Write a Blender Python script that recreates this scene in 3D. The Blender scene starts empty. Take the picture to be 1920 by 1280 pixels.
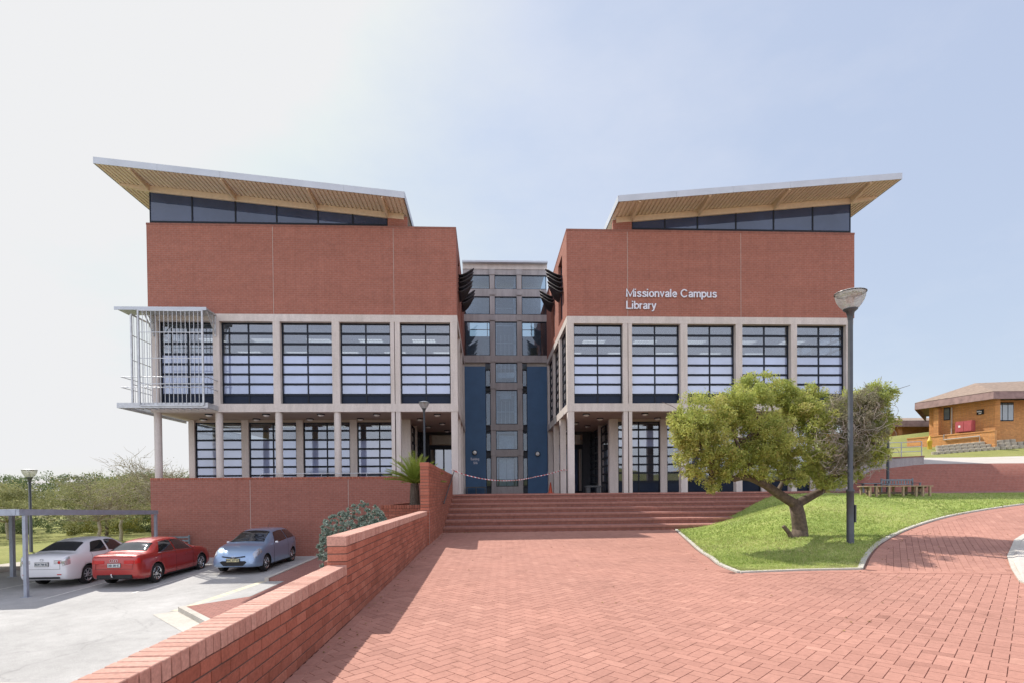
import bpy, bmesh, math, random
import numpy as np
from mathutils import Vector, Matrix
rnd = random.Random(7); rng = np.random.default_rng(7)
R = math.radians; PI = math.pi
bpy.context.scene.world = bpy.data.worlds.new("World")
scene = bpy.context.scene
C = scene.collection

# ------------------------------------------------------------------ materials
def lin(c):
    return tuple((v/12.92 if v <= .04045 else ((v+.055)/1.055)**2.4) for v in c)
class NT:
    def __init__(s, name):
        s.m = bpy.data.materials.new(name); s.m.use_nodes = True
        s.t = s.m.node_tree; s.t.nodes.clear()
        s.out = s.t.nodes.new('ShaderNodeOutputMaterial')
    def n(s, typ, **kw):
        nd = s.t.nodes.new(typ)
        for k, v in kw.items(): setattr(nd, k, v)
        return nd
    def l(s, a, b): s.t.links.new(a, b)
    def set(s, nd, **kw):
        for k, v in kw.items(): nd.inputs[k.replace('_', ' ')].default_value = v
    def math(s, op, a, b=None, c=None):
        nd = s.n('ShaderNodeMath', operation=op)
        for i, v in enumerate((a, b, c)):
            if v is None: continue
            if isinstance(v, (int, float)): nd.inputs[i].default_value = v
            else: s.l(v, nd.inputs[i])
        return nd.outputs[0]
    def mix(s, f, a, b, mode='MIX'):
        nd = s.n('ShaderNodeMix', data_type='RGBA', blend_type=mode)
        for i, v in ((0, f), (6, a), (7, b)):
            if isinstance(v, (int, float)): nd.inputs[i].default_value = v
            elif isinstance(v, tuple): nd.inputs[i].default_value = (*v[:3], 1)
            else: s.l(v, nd.inputs[i])
        return nd.outputs[2]
    def noise(s, vec, scale, detail=4, rough=.55):
        nd = s.n('ShaderNodeTexNoise'); s.set(nd, Scale=scale, Detail=detail, Roughness=rough)
        s.l(vec, nd.inputs['Vector']); return nd.outputs[0]
    def ramp(s, f, stops):
        nd = s.n('ShaderNodeValToRGB'); e = nd.color_ramp.elements
        while len(e) < len(stops): e.new(.5)
        for x, (p, c) in zip(e, stops): x.position = p; x.color = (*c, 1) if isinstance(c, tuple) else (c, c, c, 1)
        s.l(f, nd.inputs[0]); return nd.outputs[0]
    def pos(s): return s.n('ShaderNodeNewGeometry').outputs['Position']
    def obj(s): return s.n('ShaderNodeTexCoord').outputs['Object']
    def pbr(s, col, rough=.8, bump=None, bstr=.3, bdist=.01, metal=0, spec=.5):
        p = s.n('ShaderNodeBsdfPrincipled')
        for k, v in (('Base Color', col), ('Roughness', rough), ('Metallic', metal), ('Specular IOR Level', spec)):
            if isinstance(v, tuple): p.inputs[k].default_value = (*v[:3], 1)
            elif isinstance(v, (int, float)): p.inputs[k].default_value = v
            else: s.l(v, p.inputs[k])
        if bump is not None:
            b = s.n('ShaderNodeBump'); s.set(b, Strength=bstr, Distance=bdist)
            s.l(bump, b.inputs['Height']); s.l(b.outputs[0], p.inputs['Normal'])
        s.l(p.outputs[0], s.out.inputs[0]); s.p = p
        return s.m

def m_plain(name, col, rough=.6, metal=0, var=.12, scale=6, spec=.5, bump=.15):
    t = NT(name); nz = t.noise(t.obj(), scale, 5)
    f = t.ramp(nz, [(.3, 1-var), (.7, 1+var)])
    c = t.mix(1.0, tuple(col), f, 'MULTIPLY')
    fine = t.noise(t.obj(), scale*14, 3)
    return t.pbr(c, rough, fine if bump else None, bump, .004, metal, spec)

def m_brick(name, c1, c2, mortar, w=.232, h=.0862, ms=.010, vec=None, bump=.6, blot=.08, soil=True):
    t = NT(name); P = t.pos(); sp = t.n('ShaderNodeSeparateXYZ'); t.l(P, sp.inputs[0])
    cb = t.n('ShaderNodeCombineXYZ')
    if vec == 'flat':
        t.l(sp.outputs[0], cb.inputs[0]); t.l(sp.outputs[1], cb.inputs[1])
    else:
        t.l(t.math('ADD', sp.outputs[0], sp.outputs[1]), cb.inputs[0]); t.l(sp.outputs[2], cb.inputs[1])
    b = t.n('ShaderNodeTexBrick'); b.offset = .5; b.squash = 1
    t.set(b, Scale=1, Brick_Width=w, Row_Height=h, Mortar_Size=ms, Mortar_Smooth=.15, Bias=0)
    b.inputs['Color1'].default_value = (*c1, 1); b.inputs['Color2'].default_value = (*c2, 1); b.inputs['Mortar'].default_value = (*mortar, 1)
    t.l(cb.outputs[0], b.inputs['Vector'])
    mp = t.n('ShaderNodeMapping'); mp.inputs['Scale'].default_value = (.35, .35, 2.2); t.l(P, mp.inputs[0])
    n1 = t.noise(mp.outputs[0], 1.1, 6, .6)
    n2 = t.noise(P, 9, 4)
    c = t.mix(1.0, b.outputs[0], t.ramp(n1, [(.25, 1-blot), (.75, 1+blot)]), 'MULTIPLY')
    c = t.mix(1.0, c, t.ramp(n2, [(.3, .9), (.7, 1.1)]), 'MULTIPLY')
    # pale efflorescence streaks
    n3 = t.noise(mp.outputs[0], 2.6, 8, .7)
    c = t.mix(t.math('MULTIPLY', t.ramp(n3, [(.62, 0.0), (.80, 1.0)]), .22), c, tuple(min(1, v*1.2+.10) for v in c1))
    ms_ = t.n('ShaderNodeMapping'); ms_.inputs['Scale'].default_value = (2.6, 2.6, .12); t.l(P, ms_.inputs[0])
    c = t.mix(1.0, c, t.ramp(t.noise(ms_.outputs[0], 1.5, 7, .7), [(.30, (.91, .90, .90)), (.5, (1.0, 1.0, 1.0))]), 'MULTIPLY')
    hgt = t.math('ADD', t.math('MULTIPLY', b.outputs[1], -1), t.math('MULTIPLY', n2, .25))
    return t.pbr(c, .88, hgt, bump, .006, spec=.25)

def m_tint(name, cols, rough=.85, trans=0, nscale=40, namp=.12, bump=.3, spec=.3, big=0):
    """colour from a per-face random value (each brick / paver / leaf its own shade)"""
    t = NT(name); a = t.n('ShaderNodeAttribute', attribute_name='tint')
    c = t.ramp(a.outputs['Fac'], [(i/(len(cols)-1), c) for i, c in enumerate(cols)])
    nz = t.noise(t.pos(), nscale, 4)
    c = t.mix(1.0, c, t.ramp(nz, [(.3, 1-namp), (.7, 1+namp)]), 'MULTIPLY')
    if big:
        c = t.mix(1.0, c, t.ramp(t.noise(t.pos(), 2.3, 8, .72), [(.30, (.80, .78, .76)), (.44, (1, 1, 1))]), 'MULTIPLY')
        n2 = t.noise(t.pos(), .45, 6, .6)
        c = t.mix(1.0, c, t.ramp(n2, [(.3, (1-big, 1-big*.9, 1-big*.8)), (.7, (1+big, 1+big, 1+big))]), 'MULTIPLY')
    m = t.pbr(c, rough, nz if bump else None, bump, .003, spec=spec)
    if trans:
        tr = t.n('ShaderNodeBsdfTranslucent'); mx = t.n('ShaderNodeMixShader'); mx.inputs[0].default_value = trans
        t.l(c, tr.inputs[0]); t.l(t.p.outputs[0], mx.inputs[1]); t.l(tr.outputs[0], mx.inputs[2]); t.l(mx.outputs[0], t.out.inputs[0])
    return m

def m_glass(name, tint, refl=.3, rough=.02, alpha=.6, body=(.05, .06, .08)):
    """architectural glass: tinted see-through, some body colour, mirror reflection growing at grazing angles"""
    t = NT(name)
    tr = t.n('ShaderNodeBsdfTransparent'); tr.inputs[0].default_value = (*tint, 1)
    df = t.n('ShaderNodeBsdfDiffuse'); t.l(t.mix(1.0, tuple(body), t.ramp(t.noise(t.pos(), .55, 3), [(.35, .78), (.65, 1.15)]), 'MULTIPLY'), df.inputs[0])
    gl = t.n('ShaderNodeBsdfGlossy'); gl.inputs['Roughness'].default_value = rough; gl.inputs[0].default_value = (.92, .95, 1, 1)
    m1 = t.n('ShaderNodeMixShader'); m1.inputs[0].default_value = alpha
    t.l(df.outputs[0], m1.inputs[1]); t.l(tr.outputs[0], m1.inputs[2])
    fr = t.n('ShaderNodeLayerWeight'); fr.inputs[0].default_value = .5
    f = t.math('MINIMUM', t.math('ADD', t.math('MULTIPLY', t.math('POWER', fr.outputs[1], 4.0), .9), refl+.035), 1.0)
    m2 = t.n('ShaderNodeMixShader'); t.l(f, m2.inputs[0]); t.l(m1.outputs[0], m2.inputs[1]); t.l(gl.outputs[0], m2.inputs[2])
    bp = t.n('ShaderNodeBump'); t.set(bp, Strength=.04, Distance=.02); t.l(t.noise(t.pos(), .9, 2), bp.inputs['Height']); t.l(bp.outputs[0], gl.inputs['Normal'])
    t.l(m2.outputs[0], t.out.inputs[0]); return t.m

def m_emit(name, col, s):
    t = NT(name); e = t.n('ShaderNodeEmission'); e.inputs[0].default_value = (*col, 1); e.inputs[1].default_value = s
    t.l(e.outputs[0], t.out.inputs[0]); return t.m

def m_concrete(name, col, var=.1, streak=.16):
    t = NT(name); P = t.pos()
    mp = t.n('ShaderNodeMapping'); mp.inputs['Scale'].default_value = (1.6, 1.6, .22); t.l(P, mp.inputs[0])
    n1 = t.noise(mp.outputs[0], 2.2, 7, .65); n2 = t.noise(P, 28, 5); n3 = t.noise(P, .7, 4)
    c = t.mix(1.0, tuple(col), t.ramp(n1, [(.3, 1-streak), (.62, 1+.03)]), 'MULTIPLY')
    c = t.mix(1.0, c, t.ramp(n2, [(.3, 1-var), (.7, 1+var)]), 'MULTIPLY')
    c = t.mix(1.0, c, t.ramp(n3, [(.3, (.94, .93, .90)), (.7, (1.03, 1.03, 1.04))]), 'MULTIPLY')
    return t.pbr(c, .85, n2, .25, .004, spec=.3)

def m_asphalt(name, col, sc=1.0):
    t = NT(name); P = t.pos()
    n1 = t.noise(P, 90*sc, 3); n2 = t.noise(P, .35, 6, .65); n3 = t.noise(P, 4, 5)
    c = t.mix(1.0, tuple(col), t.ramp(n2, [(.28, .80), (.72, 1.15)]), 'MULTIPLY')
    c = t.mix(1.0, c, t.ramp(n3, [(.3, .93), (.7, 1.06)]), 'MULTIPLY')
    c = t.mix(1.0, c, t.ramp(n1, [(.3, .72), (.7, 1.22)]), 'MULTIPLY')
    v = t.n('ShaderNodeTexVoronoi', feature='DISTANCE_TO_EDGE'); t.set(v, Scale=.22, Randomness=1)
    wp = t.n('ShaderNodeVectorMath', operation='ADD'); t.l(P, wp.inputs[0])
    nv = t.n('ShaderNodeTexNoise'); t.set(nv, Scale=1.3, Detail=5); t.l(P, nv.inputs[0]); t.l(nv.outputs[1], wp.inputs[1]); t.l(wp.outputs[0], v.inputs[0])
    ck = t.ramp(v.outputs[0], [(.0, .84), (.006, 1.0)])
    c = t.mix(1.0, c, ck, 'MULTIPLY')
    return t.pbr(c, .9, n1, .4, .004, spec=.25)

def m_grass(name, a, b, c3):
    t = NT(name); P = t.pos()
    n1 = t.noise(P, .5, 6, .6); n2 = t.noise(P, 22, 5, .7)
    c = t.ramp(n1, [(.3, a), (.55, b), (.75, c3)])
    c = t.mix(1.0, c, t.ramp(n2, [(.3, .6), (.7, 1.35)]), 'MULTIPLY')
    return t.pbr(c, .95, n2, .8, .03, spec=.15)

M = {}
M['brick'] = m_brick('red_face_brick', (.335, .129, .093), (.315, .120, .087), (.335, .175, .137))
M['brick_dark'] = m_brick('red_retaining_brick', (.318, .121, .090), (.295, .110, .082), (.31, .165, .13), blot=.10)
M['brick_gold'] = m_brick('golden_brick', (.66, .32, .115), (.52, .24, .09), (.45, .26, .14))
M['pave_far'] = m_brick('red_paving_far', (.36, .17, .14), (.31, .145, .12), (.20, .11, .09), w=.232, h=.118, vec='flat', bump=.3)
M['step_brick'] = m_brick('step_brick', (.30, .125, .092), (.25, .10, .075), (.22, .13, .11), w=.118, h=.0960, ms=.006)
M['nosing'] = m_tint('step_nosing_bricks', [(.31, .14, .105), (.37, .175, .135), (.43, .215, .17)], .88, nscale=45, namp=.14, bump=.4, big=.1)
M['joint'] = m_plain('joint_sealant', (.42, .33, .29), .9)
M['mortar'] = m_plain('mortar', (.13, .085, .07), .95, scale=20)
M['bed'] = m_plain('paver_joint_sand', (.17, .085, .066), .95, scale=20)
M['wallbrick'] = m_tint('low_wall_bricks', [(.26, .088, .056), (.35, .120, .078), (.43, .165, .11)], .88, nscale=45, namp=.16, bump=.5, big=.1)
M['coping'] = m_tint('coping_bricks', [(.42, .22, .17), (.50, .28, .22), (.56, .34, .27)], .88, nscale=45, namp=.16, bump=.5, big=.06)
M['paver'] = m_tint('clay_pavers', [(.31, .148, .112), (.375, .184, .14), (.42, .210, .16), (.475, .25, .19)], .82, nscale=28, namp=.09, bump=.35, big=.09)
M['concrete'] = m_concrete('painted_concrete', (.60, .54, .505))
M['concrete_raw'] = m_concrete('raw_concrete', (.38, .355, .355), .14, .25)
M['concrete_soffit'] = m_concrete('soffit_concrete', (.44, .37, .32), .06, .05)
M['kerb'] = m_concrete('kerb_concrete', (.50, .47, .42), .12, .1)
M['road_conc'] = m_concrete('road_concrete', (.50, .46, .42), .08, .1)
M['asphalt'] = m_asphalt('sunbleached_asphalt', (.42, .41, .395))
M['paint_line'] = m_plain('road_paint', (.62, .61, .56), .7, var=.25, scale=9)
M['frame'] = m_plain('dark_window_frame', (.014, .018, .028), .5, 0, spec=.2)
M['spandrel'] = m_plain('dark_spandrel', (.016, .024, .045), .25, 0, var=.08, bump=0, spec=.12)
M['glass'] = m_glass('clear_window_glass', (.66, .70, .74), .12, alpha=.86)
M['film'] = m_glass('frosted_film_glass', (.5, .55, .62), .17, .05, alpha=.14, body=(.285, .34, .53))
M['linkglass'] = m_glass('link_glass', (.62, .72, .80), .03, alpha=.93)
M['darkglass'] = m_glass('clerestory_glass', (.12, .14, .2), .03, alpha=.15, body=(.045, .065, .125))
M['blue'] = m_plain('blue_paint', (.042, .108, .215), .6, var=.10, scale=1.5, bump=.3)
M['fascia'] = m_plain('grey_blue_fascia', (.48, .51, .56), .45, .1, var=.07, scale=1.5)
M['rooftop'] = m_plain('roof_sheet', (.42, .43, .44), .5, .2)
M['soffit'] = m_plain('tan_soffit_sheet', (.68, .57, .44), .6, var=.08)
M['rafter'] = m_plain('tan_steel', (.66, .52, .38), .5, var=.08)
M['steel'] = m_plain('galvanised_steel', (.50, .51, .53), .45, .45, var=.15)
M['steel_lt'] = m_plain('pale_painted_steel', (.80, .80, .82), .5, .1)
M['carport'] = m_plain('carport_steel', (.33, .36, .42), .5, .2)
M['scoop'] = m_plain('bronze_scoop', (.045, .036, .038), .5, .2, var=.2)
M['lamp_post'] = m_plain('lamp_post_paint', (.070, .076, .082), .45, .3)
M['black'] = m_plain('black_rubber', (.012, .012, .013), .7)
M['white'] = m_plain('white_paint', (.78, .78, .78), .5)
M['opal'] = m_plain('opal_glass', (.80, .80, .78), .25, spec=.6, bump=0)
M['sign_letter'] = m_plain('silver_letters', (.62, .62, .68), .4, .1)
M['room'] = m_plain('interior_wall', (.40, .42, .44), .9)
M['room_ceil'] = m_plain('interior_ceiling', (.62, .64, .67), .9)
M['room_floor'] = m_plain('interior_floor', (.18, .17, .16), .8)
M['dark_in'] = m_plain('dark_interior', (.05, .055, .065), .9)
M['tube'] = m_emit('fluorescent_tube', (1, .98, .93), .8)
M['bark'] = m_plain('bark', (.115, .085, .062), .95, var=.35, scale=14, bump=.9)
M['bark_pale'] = m_plain('pale_bark', (.38, .34, .25), .95, var=.3, scale=14, bump=.8)
M['twig'] = m_plain('dead_twigs', (.36, .31, .26), .95)
M['leaf'] = m_tint('tree_leaves', [(.22, .27, .07), (.36, .41, .10), (.49, .52, .14), (.54, .48, .18)], .6, trans=.45, nscale=3, namp=.15, bump=0, spec=.35)
M['leaf_grey'] = m_tint('dry_grey_leaves', [(.20, .19, .12), (.30, .29, .18), (.42, .38, .27)], .8, trans=.35, nscale=3, namp=.15, bump=0, spec=.2)
M['leaf_litter'] = m_tint('fallen_leaf_litter', [(.14, .08, .035), (.26, .16, .06), (.36, .26, .10)], .9, nscale=5, bump=0)
M['leaf_bg'] = m_tint('background_leaves', [(.18, .20, .085), (.28, .29, .13), (.38, .36, .18)], .8, trans=.3, nscale=.8, namp=.2, bump=0, spec=.2)
M['leaf_dk'] = m_tint('dark_leaves', [(.10, .145, .07), (.16, .205, .09), (.22, .26, .12)], .8, trans=.25, nscale=.8, namp=.2, bump=0, spec=.2)
M['leaf_yel'] = m_tint('yellow_hedge_leaves', [(.10, .13, .03), (.22, .23, .05), (.36, .30, .07)], .8, trans=.3, nscale=1.5, namp=.2, bump=0, spec=.2)
M['leaf_blue'] = m_tint('blue_grey_leaves', [(.15, .205, .165), (.25, .31, .26), (.36, .42, .36)], .7, trans=.12, nscale=3, namp=.15, bump=0, spec=.3)
M['leaf_palm'] = m_tint('cycad_leaves', [(.17, .24, .04), (.30, .38, .06), (.46, .46, .11)], .5, trans=.25, nscale=3, namp=.1, bump=0, spec=.4)
M['blade'] = m_tint('grass_blades', [(.20, .28, .075), (.31, .39, .10), (.43, .48, .155), (.56, .53, .27)], .8, trans=.3, nscale=.9, namp=.22, bump=0, spec=.2)
M['lawn'] = m_grass('mound_lawn', (.22, .29, .08), (.30, .36, .10), (.40, .40, .16))
M['lawn_far'] = m_grass('far_lawn', (.21, .225, .075), (.26, .265, .09), (.31, .295, .13))
M['ground'] = m_grass('ground_soil', (.13, .14, .05), (.18, .17, .07), (.24, .21, .11))
M['soil'] = m_plain('planter_soil', (.09, .06, .04), .95, var=.3, scale=12)
M['wood'] = m_plain('weathered_wood', (.33, .25, .16), .85, var=.25, scale=9, bump=.6)
M['wood_dk'] = m_plain('weathered_dark_wood', (.14, .11, .085), .85, var=.25, scale=9)
M['bench_grey'] = m_plain('grey_bench_paint', (.18, .215, .23), .7, var=.2)
M['tile'] = m_plain('roof_tile', (.26, .19, .145), .9, var=.3, scale=5, bump=.6)
M['tile_fascia'] = m_plain('shingle_fascia', (.25, .165, .15), .9, var=.25, scale=3)
M['redbox'] = m_plain('red_box_paint', (.42, .09, .10), .5)
M['yellow'] = m_plain('yellow_paint', (.62, .42, .05), .5)
M['orange'] = m_plain('orange_plastic', (.6, .10, .05), .5)
M['line_yellow'] = m_plain('faded_yellow_line', (.56, .51, .37), .8, var=.25, scale=5)
M['block'] = m_plain('precast_block', (.40, .36, .29), .95, var=.15)
M['cream'] = m_plain('cream_panel', (.42, .39, .35), .8)
M['chrome'] = m_plain('chrome', (.75, .75, .77), .15, 1, var=.02, bump=0)
M['plate'] = m_plain('plate_white', (.70, .70, .68), .5, var=.05)
M['plate_y'] = m_plain('plate_yellow', (.62, .55, .30), .5, var=.05)
M['ink'] = m_plain('plate_ink', (.04, .07, .10), .6)
M['tail'] = m_plain('tail_lamp_red', (.50, .02, .02), .15, var=.05, bump=0)
M['head'] = m_glass('head_lamp_glass', (.8, .8, .8), .25, alpha=.5, body=(.55, .55, .57))
M['carglass'] = m_glass('car_glass', (.20, .22, .22), .08, alpha=.10, body=(.022, .024, .026))
M['houseglass'] = m_glass('house_glass', (.3, .3, .3), .10, alpha=0, body=(.14, .16, .18))
def m_paint(name, col, metal=.0):
    t = NT(name); m = t.pbr(tuple(col), .38, metal=metal)
    t.p.inputs['Coat Weight'].default_value = 1.0; t.p.inputs['Coat Roughness'].default_value = .05
    return m
M['car_white'] = m_paint('white_car_paint', (.72, .72, .74)); M['car_red'] = m_paint('red_car_paint', (.36, .022, .018), .2); M['car_blue'] = m_paint('pale_blue_car_paint', (.26, .37, .54), .45)
def m_tape():
    t = NT('striped_tape'); sp = t.n('ShaderNodeSeparateXYZ'); t.l(t.pos(), sp.inputs[0])
    s = t.math('ADD', t.math('ADD', sp.outputs[0], sp.outputs[1]), t.math('MULTIPLY', sp.outputs[2], 1.3))
    f = t.math('GREATER_THAN', t.math('FRACT', t.math('MULTIPLY', s, 4.5)), .5)
    return t.pbr(t.mix(f, (.75, .75, .75), (.55, .03, .04)), .5)
M['tape'] = m_tape()
def m_lampglass():
    t = NT('lamp_shade_clear'); tr = t.n('ShaderNodeBsdfTransparent'); tr.inputs[0].default_value = (.86, .86, .86, 1)
    g = t.n('ShaderNodeBsdfGlossy'); g.inputs['Roughness'].default_value = .05
    d = t.n('ShaderNodeBsdfTranslucent'); d.inputs[0].default_value = (.8, .8, .8, 1)
    m1 = t.n('ShaderNodeMixShader'); m1.inputs[0].default_value = .6; t.l(tr.outputs[0], m1.inputs[1]); t.l(d.outputs[0], m1.inputs[2])
    m2 = t.n('ShaderNodeMixShader'); m2.inputs[0].default_value = .1; t.l(m1.outputs[0], m2.inputs[1]); t.l(g.outputs[0], m2.inputs[2]); t.l(m2.outputs[0], t.out.inputs[0]); return t.m
M['lampglass'] = m_lampglass()

# ------------------------------------------------------------------ mesh helpers
class MB:
    def __init__(s): s.v = []; s.f = []; s.mi = []; s.tint = []; s.k = 0; s.t = 0.5
    def add(s, vs, fs, smooth=False):
        o = len(s.v); s.v.extend(tuple(map(float, v)) for v in vs)
        for f in fs: s.f.append(tuple(i+o for i in f)); s.mi.append(s.k); s.tint.append(s.t)
        return s
    def box(s, x0, x1, y0, y1, z0, z1, M4=None):
        if x0 > x1: x0, x1 = x1, x0
        if y0 > y1: y0, y1 = y1, y0
        if z0 > z1: z0, z1 = z1, z0
        vs = [Vector((x, y, z)) for z in (z0, z1) for y in (y0, y1) for x in (x0, x1)]
        if M4 is not None: vs = [M4 @ v for v in vs]
        return s.add(vs, [(0, 2, 3, 1), (4, 5, 7, 6), (0, 1, 5, 4), (2, 6, 7, 3), (0, 4, 6, 2), (1, 3, 7, 5)])
    def bevbox(s, x0, x1, y0, y1, z0, z1, b=.006, M4=None):
        """box whose edges are chamfered"""
        if x0 > x1: x0, x1 = x1, x0
        vs = []; P = []
        for X, sx in ((x0, 1), (x1, -1)):
            for Y, sy in ((y0, 1), (y1, -1)):
                for Z, sz in ((z0, 1), (z1, -1)):
                    P.append(((X, Y+sy*b, Z+sz*b), (X+sx*b, Y, Z+sz*b), (X+sx*b, Y+sy*b, Z)))
        for p in P: vs.extend(p)
        I = lambda a, b_, c, k: (a*4+b_*2+c)*3+k
        F = []
        F.append((I(0,0,0,0), I(0,0,1,0), I(0,1,1,0), I(0,1,0,0))); F.append((I(1,0,0,0), I(1,1,0,0), I(1,1,1,0), I(1,0,1,0)))
        F.append((I(0,0,0,1), I(1,0,0,1), I(1,0,1,1), I(0,0,1,1))); F.append((I(0,1,0,1), I(0,1,1,1), I(1,1,1,1), I(1,1,0,1)))
        F.append((I(0,0,0,2), I(0,1,0,2), I(1,1,0,2), I(1,0,0,2))); F.append((I(0,0,1,2), I(1,0,1,2), I(1,1,1,2), I(0,1,1,2)))
        for a in (0, 1):
            for b_ in (0, 1):
                F.append((I(a,b_,0,0), I(a,b_,0,1), I(a,b_,1,1), I(a,b_,1,0)))
                F.append((I(a,0,b_,0), I(a,0,b_,2), I(a,1,b_,2), I(a,1,b_,0)))
                F.append((I(0,a,b_,1), I(0,a,b_,2), I(1,a,b_,2), I(1,a,b_,1)))
                for c in (0, 1): F.append((I(a,b_,c,0), I(a,b_,c,1), I(a,b_,c,2)))
        if M4 is not None: vs = [M4 @ Vector(v) for v in vs]
        return s.add(vs, F)
    def prism(s, pts, axis, a, b):
        """polygon in the plane across axis, pushed from a to b"""
        def P(p, t):
            if axis == 'y': return (p[0], t, p[1])
            if axis == 'x': return (t, p[0], p[1])
            return (p[0], p[1], t)
        n = len(pts); vs = [P(p, a) for p in pts]+[P(p, b) for p in pts]
        return s.add(vs, [tuple(range(n-1, -1, -1)), tuple(range(n, 2*n))]+[(i, (i+1) % n, (i+1) % n+n, i+n) for i in range(n)])
    def tube(s, pts, r, n=8, cap=True, closed=False):
        pts = [Vector(p) for p in pts]; rs = r if isinstance(r, (list, tuple)) else [r]*len(pts)
        vs = []; m = len(pts); up = Vector((0, 0, 1)); prev = None
        for i, p in enumerate(pts):
            d = (pts[min(i+1, m-1)]-pts[max(i-1, 0)]).normalized() if not closed else (pts[(i+1) % m]-pts[i-1]).normalized()
            a = prev if prev is not None else (up if abs(d.z) < .95 else Vector((1, 0, 0)))
            a = (a-d*a.dot(d)); a = a.normalized() if a.length > 1e-6 else d.orthogonal().normalized(); prev = a; b = d.cross(a)
            for k in range(n):
                t = 2*PI*k/n; vs.append(p+(a*math.cos(t)+b*math.sin(t))*rs[i])
        F = [(i*n+k, i*n+(k+1) % n, (i+1)*n+(k+1) % n, (i+1)*n+k) for i in range(m-1) for k in range(n)]
        if closed: F += [((m-1)*n+k, (m-1)*n+(k+1) % n, (k+1) % n, k) for k in range(n)]
        elif cap: F += [tuple(range(n-1, -1, -1)), tuple(range((m-1)*n, m*n))]
        return s.add(vs, F)
    def lathe(s, prof, c=(0, 0, 0), n=20, axis='z', cap=False):
        vs = []
        for r, z in prof:
            for k in range(n):
                t = 2*PI*k/n; a, b = r*math.cos(t), r*math.sin(t)
                v = (a, b, z) if axis == 'z' else (a, z, b) if axis == 'y' else (z, a, b)
                vs.append((v[0]+c[0], v[1]+c[1], v[2]+c[2]))
        m = len(prof)
        F = [(i*n+k, i*n+(k+1) % n, (i+1)*n+(k+1) % n, (i+1)*n+k) for i in range(m-1) for k in range(n)]
        if cap: F += [tuple(range(n)), tuple(range((m-1)*n, m*n))]
        return s.add(vs, F)
    def build(s, name, mats, parent=None, smooth=False, fix=True):
        me = bpy.data.meshes.new(name)
        off = Vector(parent.matrix_basis.translation) if (parent is not None and fix) else Vector((0, 0, 0))
        if parent is not None and fix:
            q = parent
            while q.parent is not None: q = q.parent; off = off+Vector(q.matrix_basis.translation)
        vs = [(v[0]-off.x, v[1]-off.y, v[2]-off.z) for v in s.v]
        me.from_pydata(vs, [], s.f); me.update()
        mats = mats if isinstance(mats, (list, tuple)) else [mats]
        for m in mats: me.materials.append(M[m] if isinstance(m, str) else m)
        if len(mats) > 1: me.polygons.foreach_set('material_index', s.mi)
        at = me.attributes.new('tint', 'FLOAT', 'FACE'); at.data.foreach_set('value', s.tint)
        if smooth: me.polygons.foreach_set('use_smooth', [True]*len(me.polygons))
        o = bpy.data.objects.new(name, me); C.objects.link(o)
        if parent is not None: o.parent = parent
        return o
def tag(o, label, cat, group=None):
    o['label'] = label; o['category'] = cat
    if group: o['group'] = group
    return o
def struct(o, kind='structure'): o['kind'] = kind; return o
def thing(name, label, cat, loc=(0, 0, 0), rz=0, group=None):
    o = bpy.data.objects.new(name, None); C.objects.link(o); o.location = loc; o.rotation_euler = (0, 0, rz); o.empty_display_size = .2
    return tag(o, label, cat, group)
def copy_tree(o, parent=None):
    c = o.copy(); C.objects.link(c)
    if parent is not None: c.parent = parent
    for ch in list(o.children): copy_tree(ch, c)
    return c
def np_mesh(name, V, F4, tint, mat, parent=None, tri=False):
    me = bpy.data.meshes.new(name); k = 3 if tri else 4; nf = len(F4)
    off = np.zeros(3)
    if parent is not None: off = np.array(parent.location)
    me.vertices.add(len(V)); me.vertices.foreach_set('co', (V-off).astype(np.float32).ravel())
    me.loops.add(nf*k); me.loops.foreach_set('vertex_index', F4.astype(np.int32).ravel())
    me.polygons.add(nf); me.polygons.foreach_set('loop_start', np.arange(0, nf*k, k, dtype=np.int32))
    me.update(calc_edges=True); me.polygons.foreach_set('use_smooth', [False]*nf); me.materials.append(M[mat])
    at = me.attributes.new('tint', 'FLOAT', 'FACE'); at.data.foreach_set('value', tint.astype(np.float32))
    o = bpy.data.objects.new(name, me); C.objects.link(o)
    if parent is not None: o.parent = parent
    return o
def text_mesh(name, body, size, x, y, z, mat, parent=None, depth=.02, xs=.8, bold=.0, align='LEFT', rot=None, line=1.0):
    cu = bpy.data.curves.new(name, 'FONT'); cu.body = body; cu.size = size; cu.extrude = depth; cu.offset = bold; cu.align_x = align; cu.space_line = line; cu.resolution_u = 3
    t = bpy.data.objects.new(name+'_c', cu); C.objects.link(t)
    bpy.context.view_layer.update()
    me = bpy.data.meshes.new_from_object(t.evaluated_get(bpy.context.evaluated_depsgraph_get())); me.name = name
    bpy.data.objects.remove(t); me.materials.clear(); me.materials.append(M[mat])
    rt = rot if rot is not None else Matrix.Rotation(PI/2, 4, 'X')
    me.transform(Matrix.Translation((x, y, z)) @ rt @ Matrix.Diagonal((xs, 1, 1, 1)))
    o = bpy.data.objects.new(name, me); C.objects.link(o)
    if parent is not None:
        o.parent = parent; me.transform(Matrix.Translation(-Vector(parent.location)))
    return o

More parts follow.
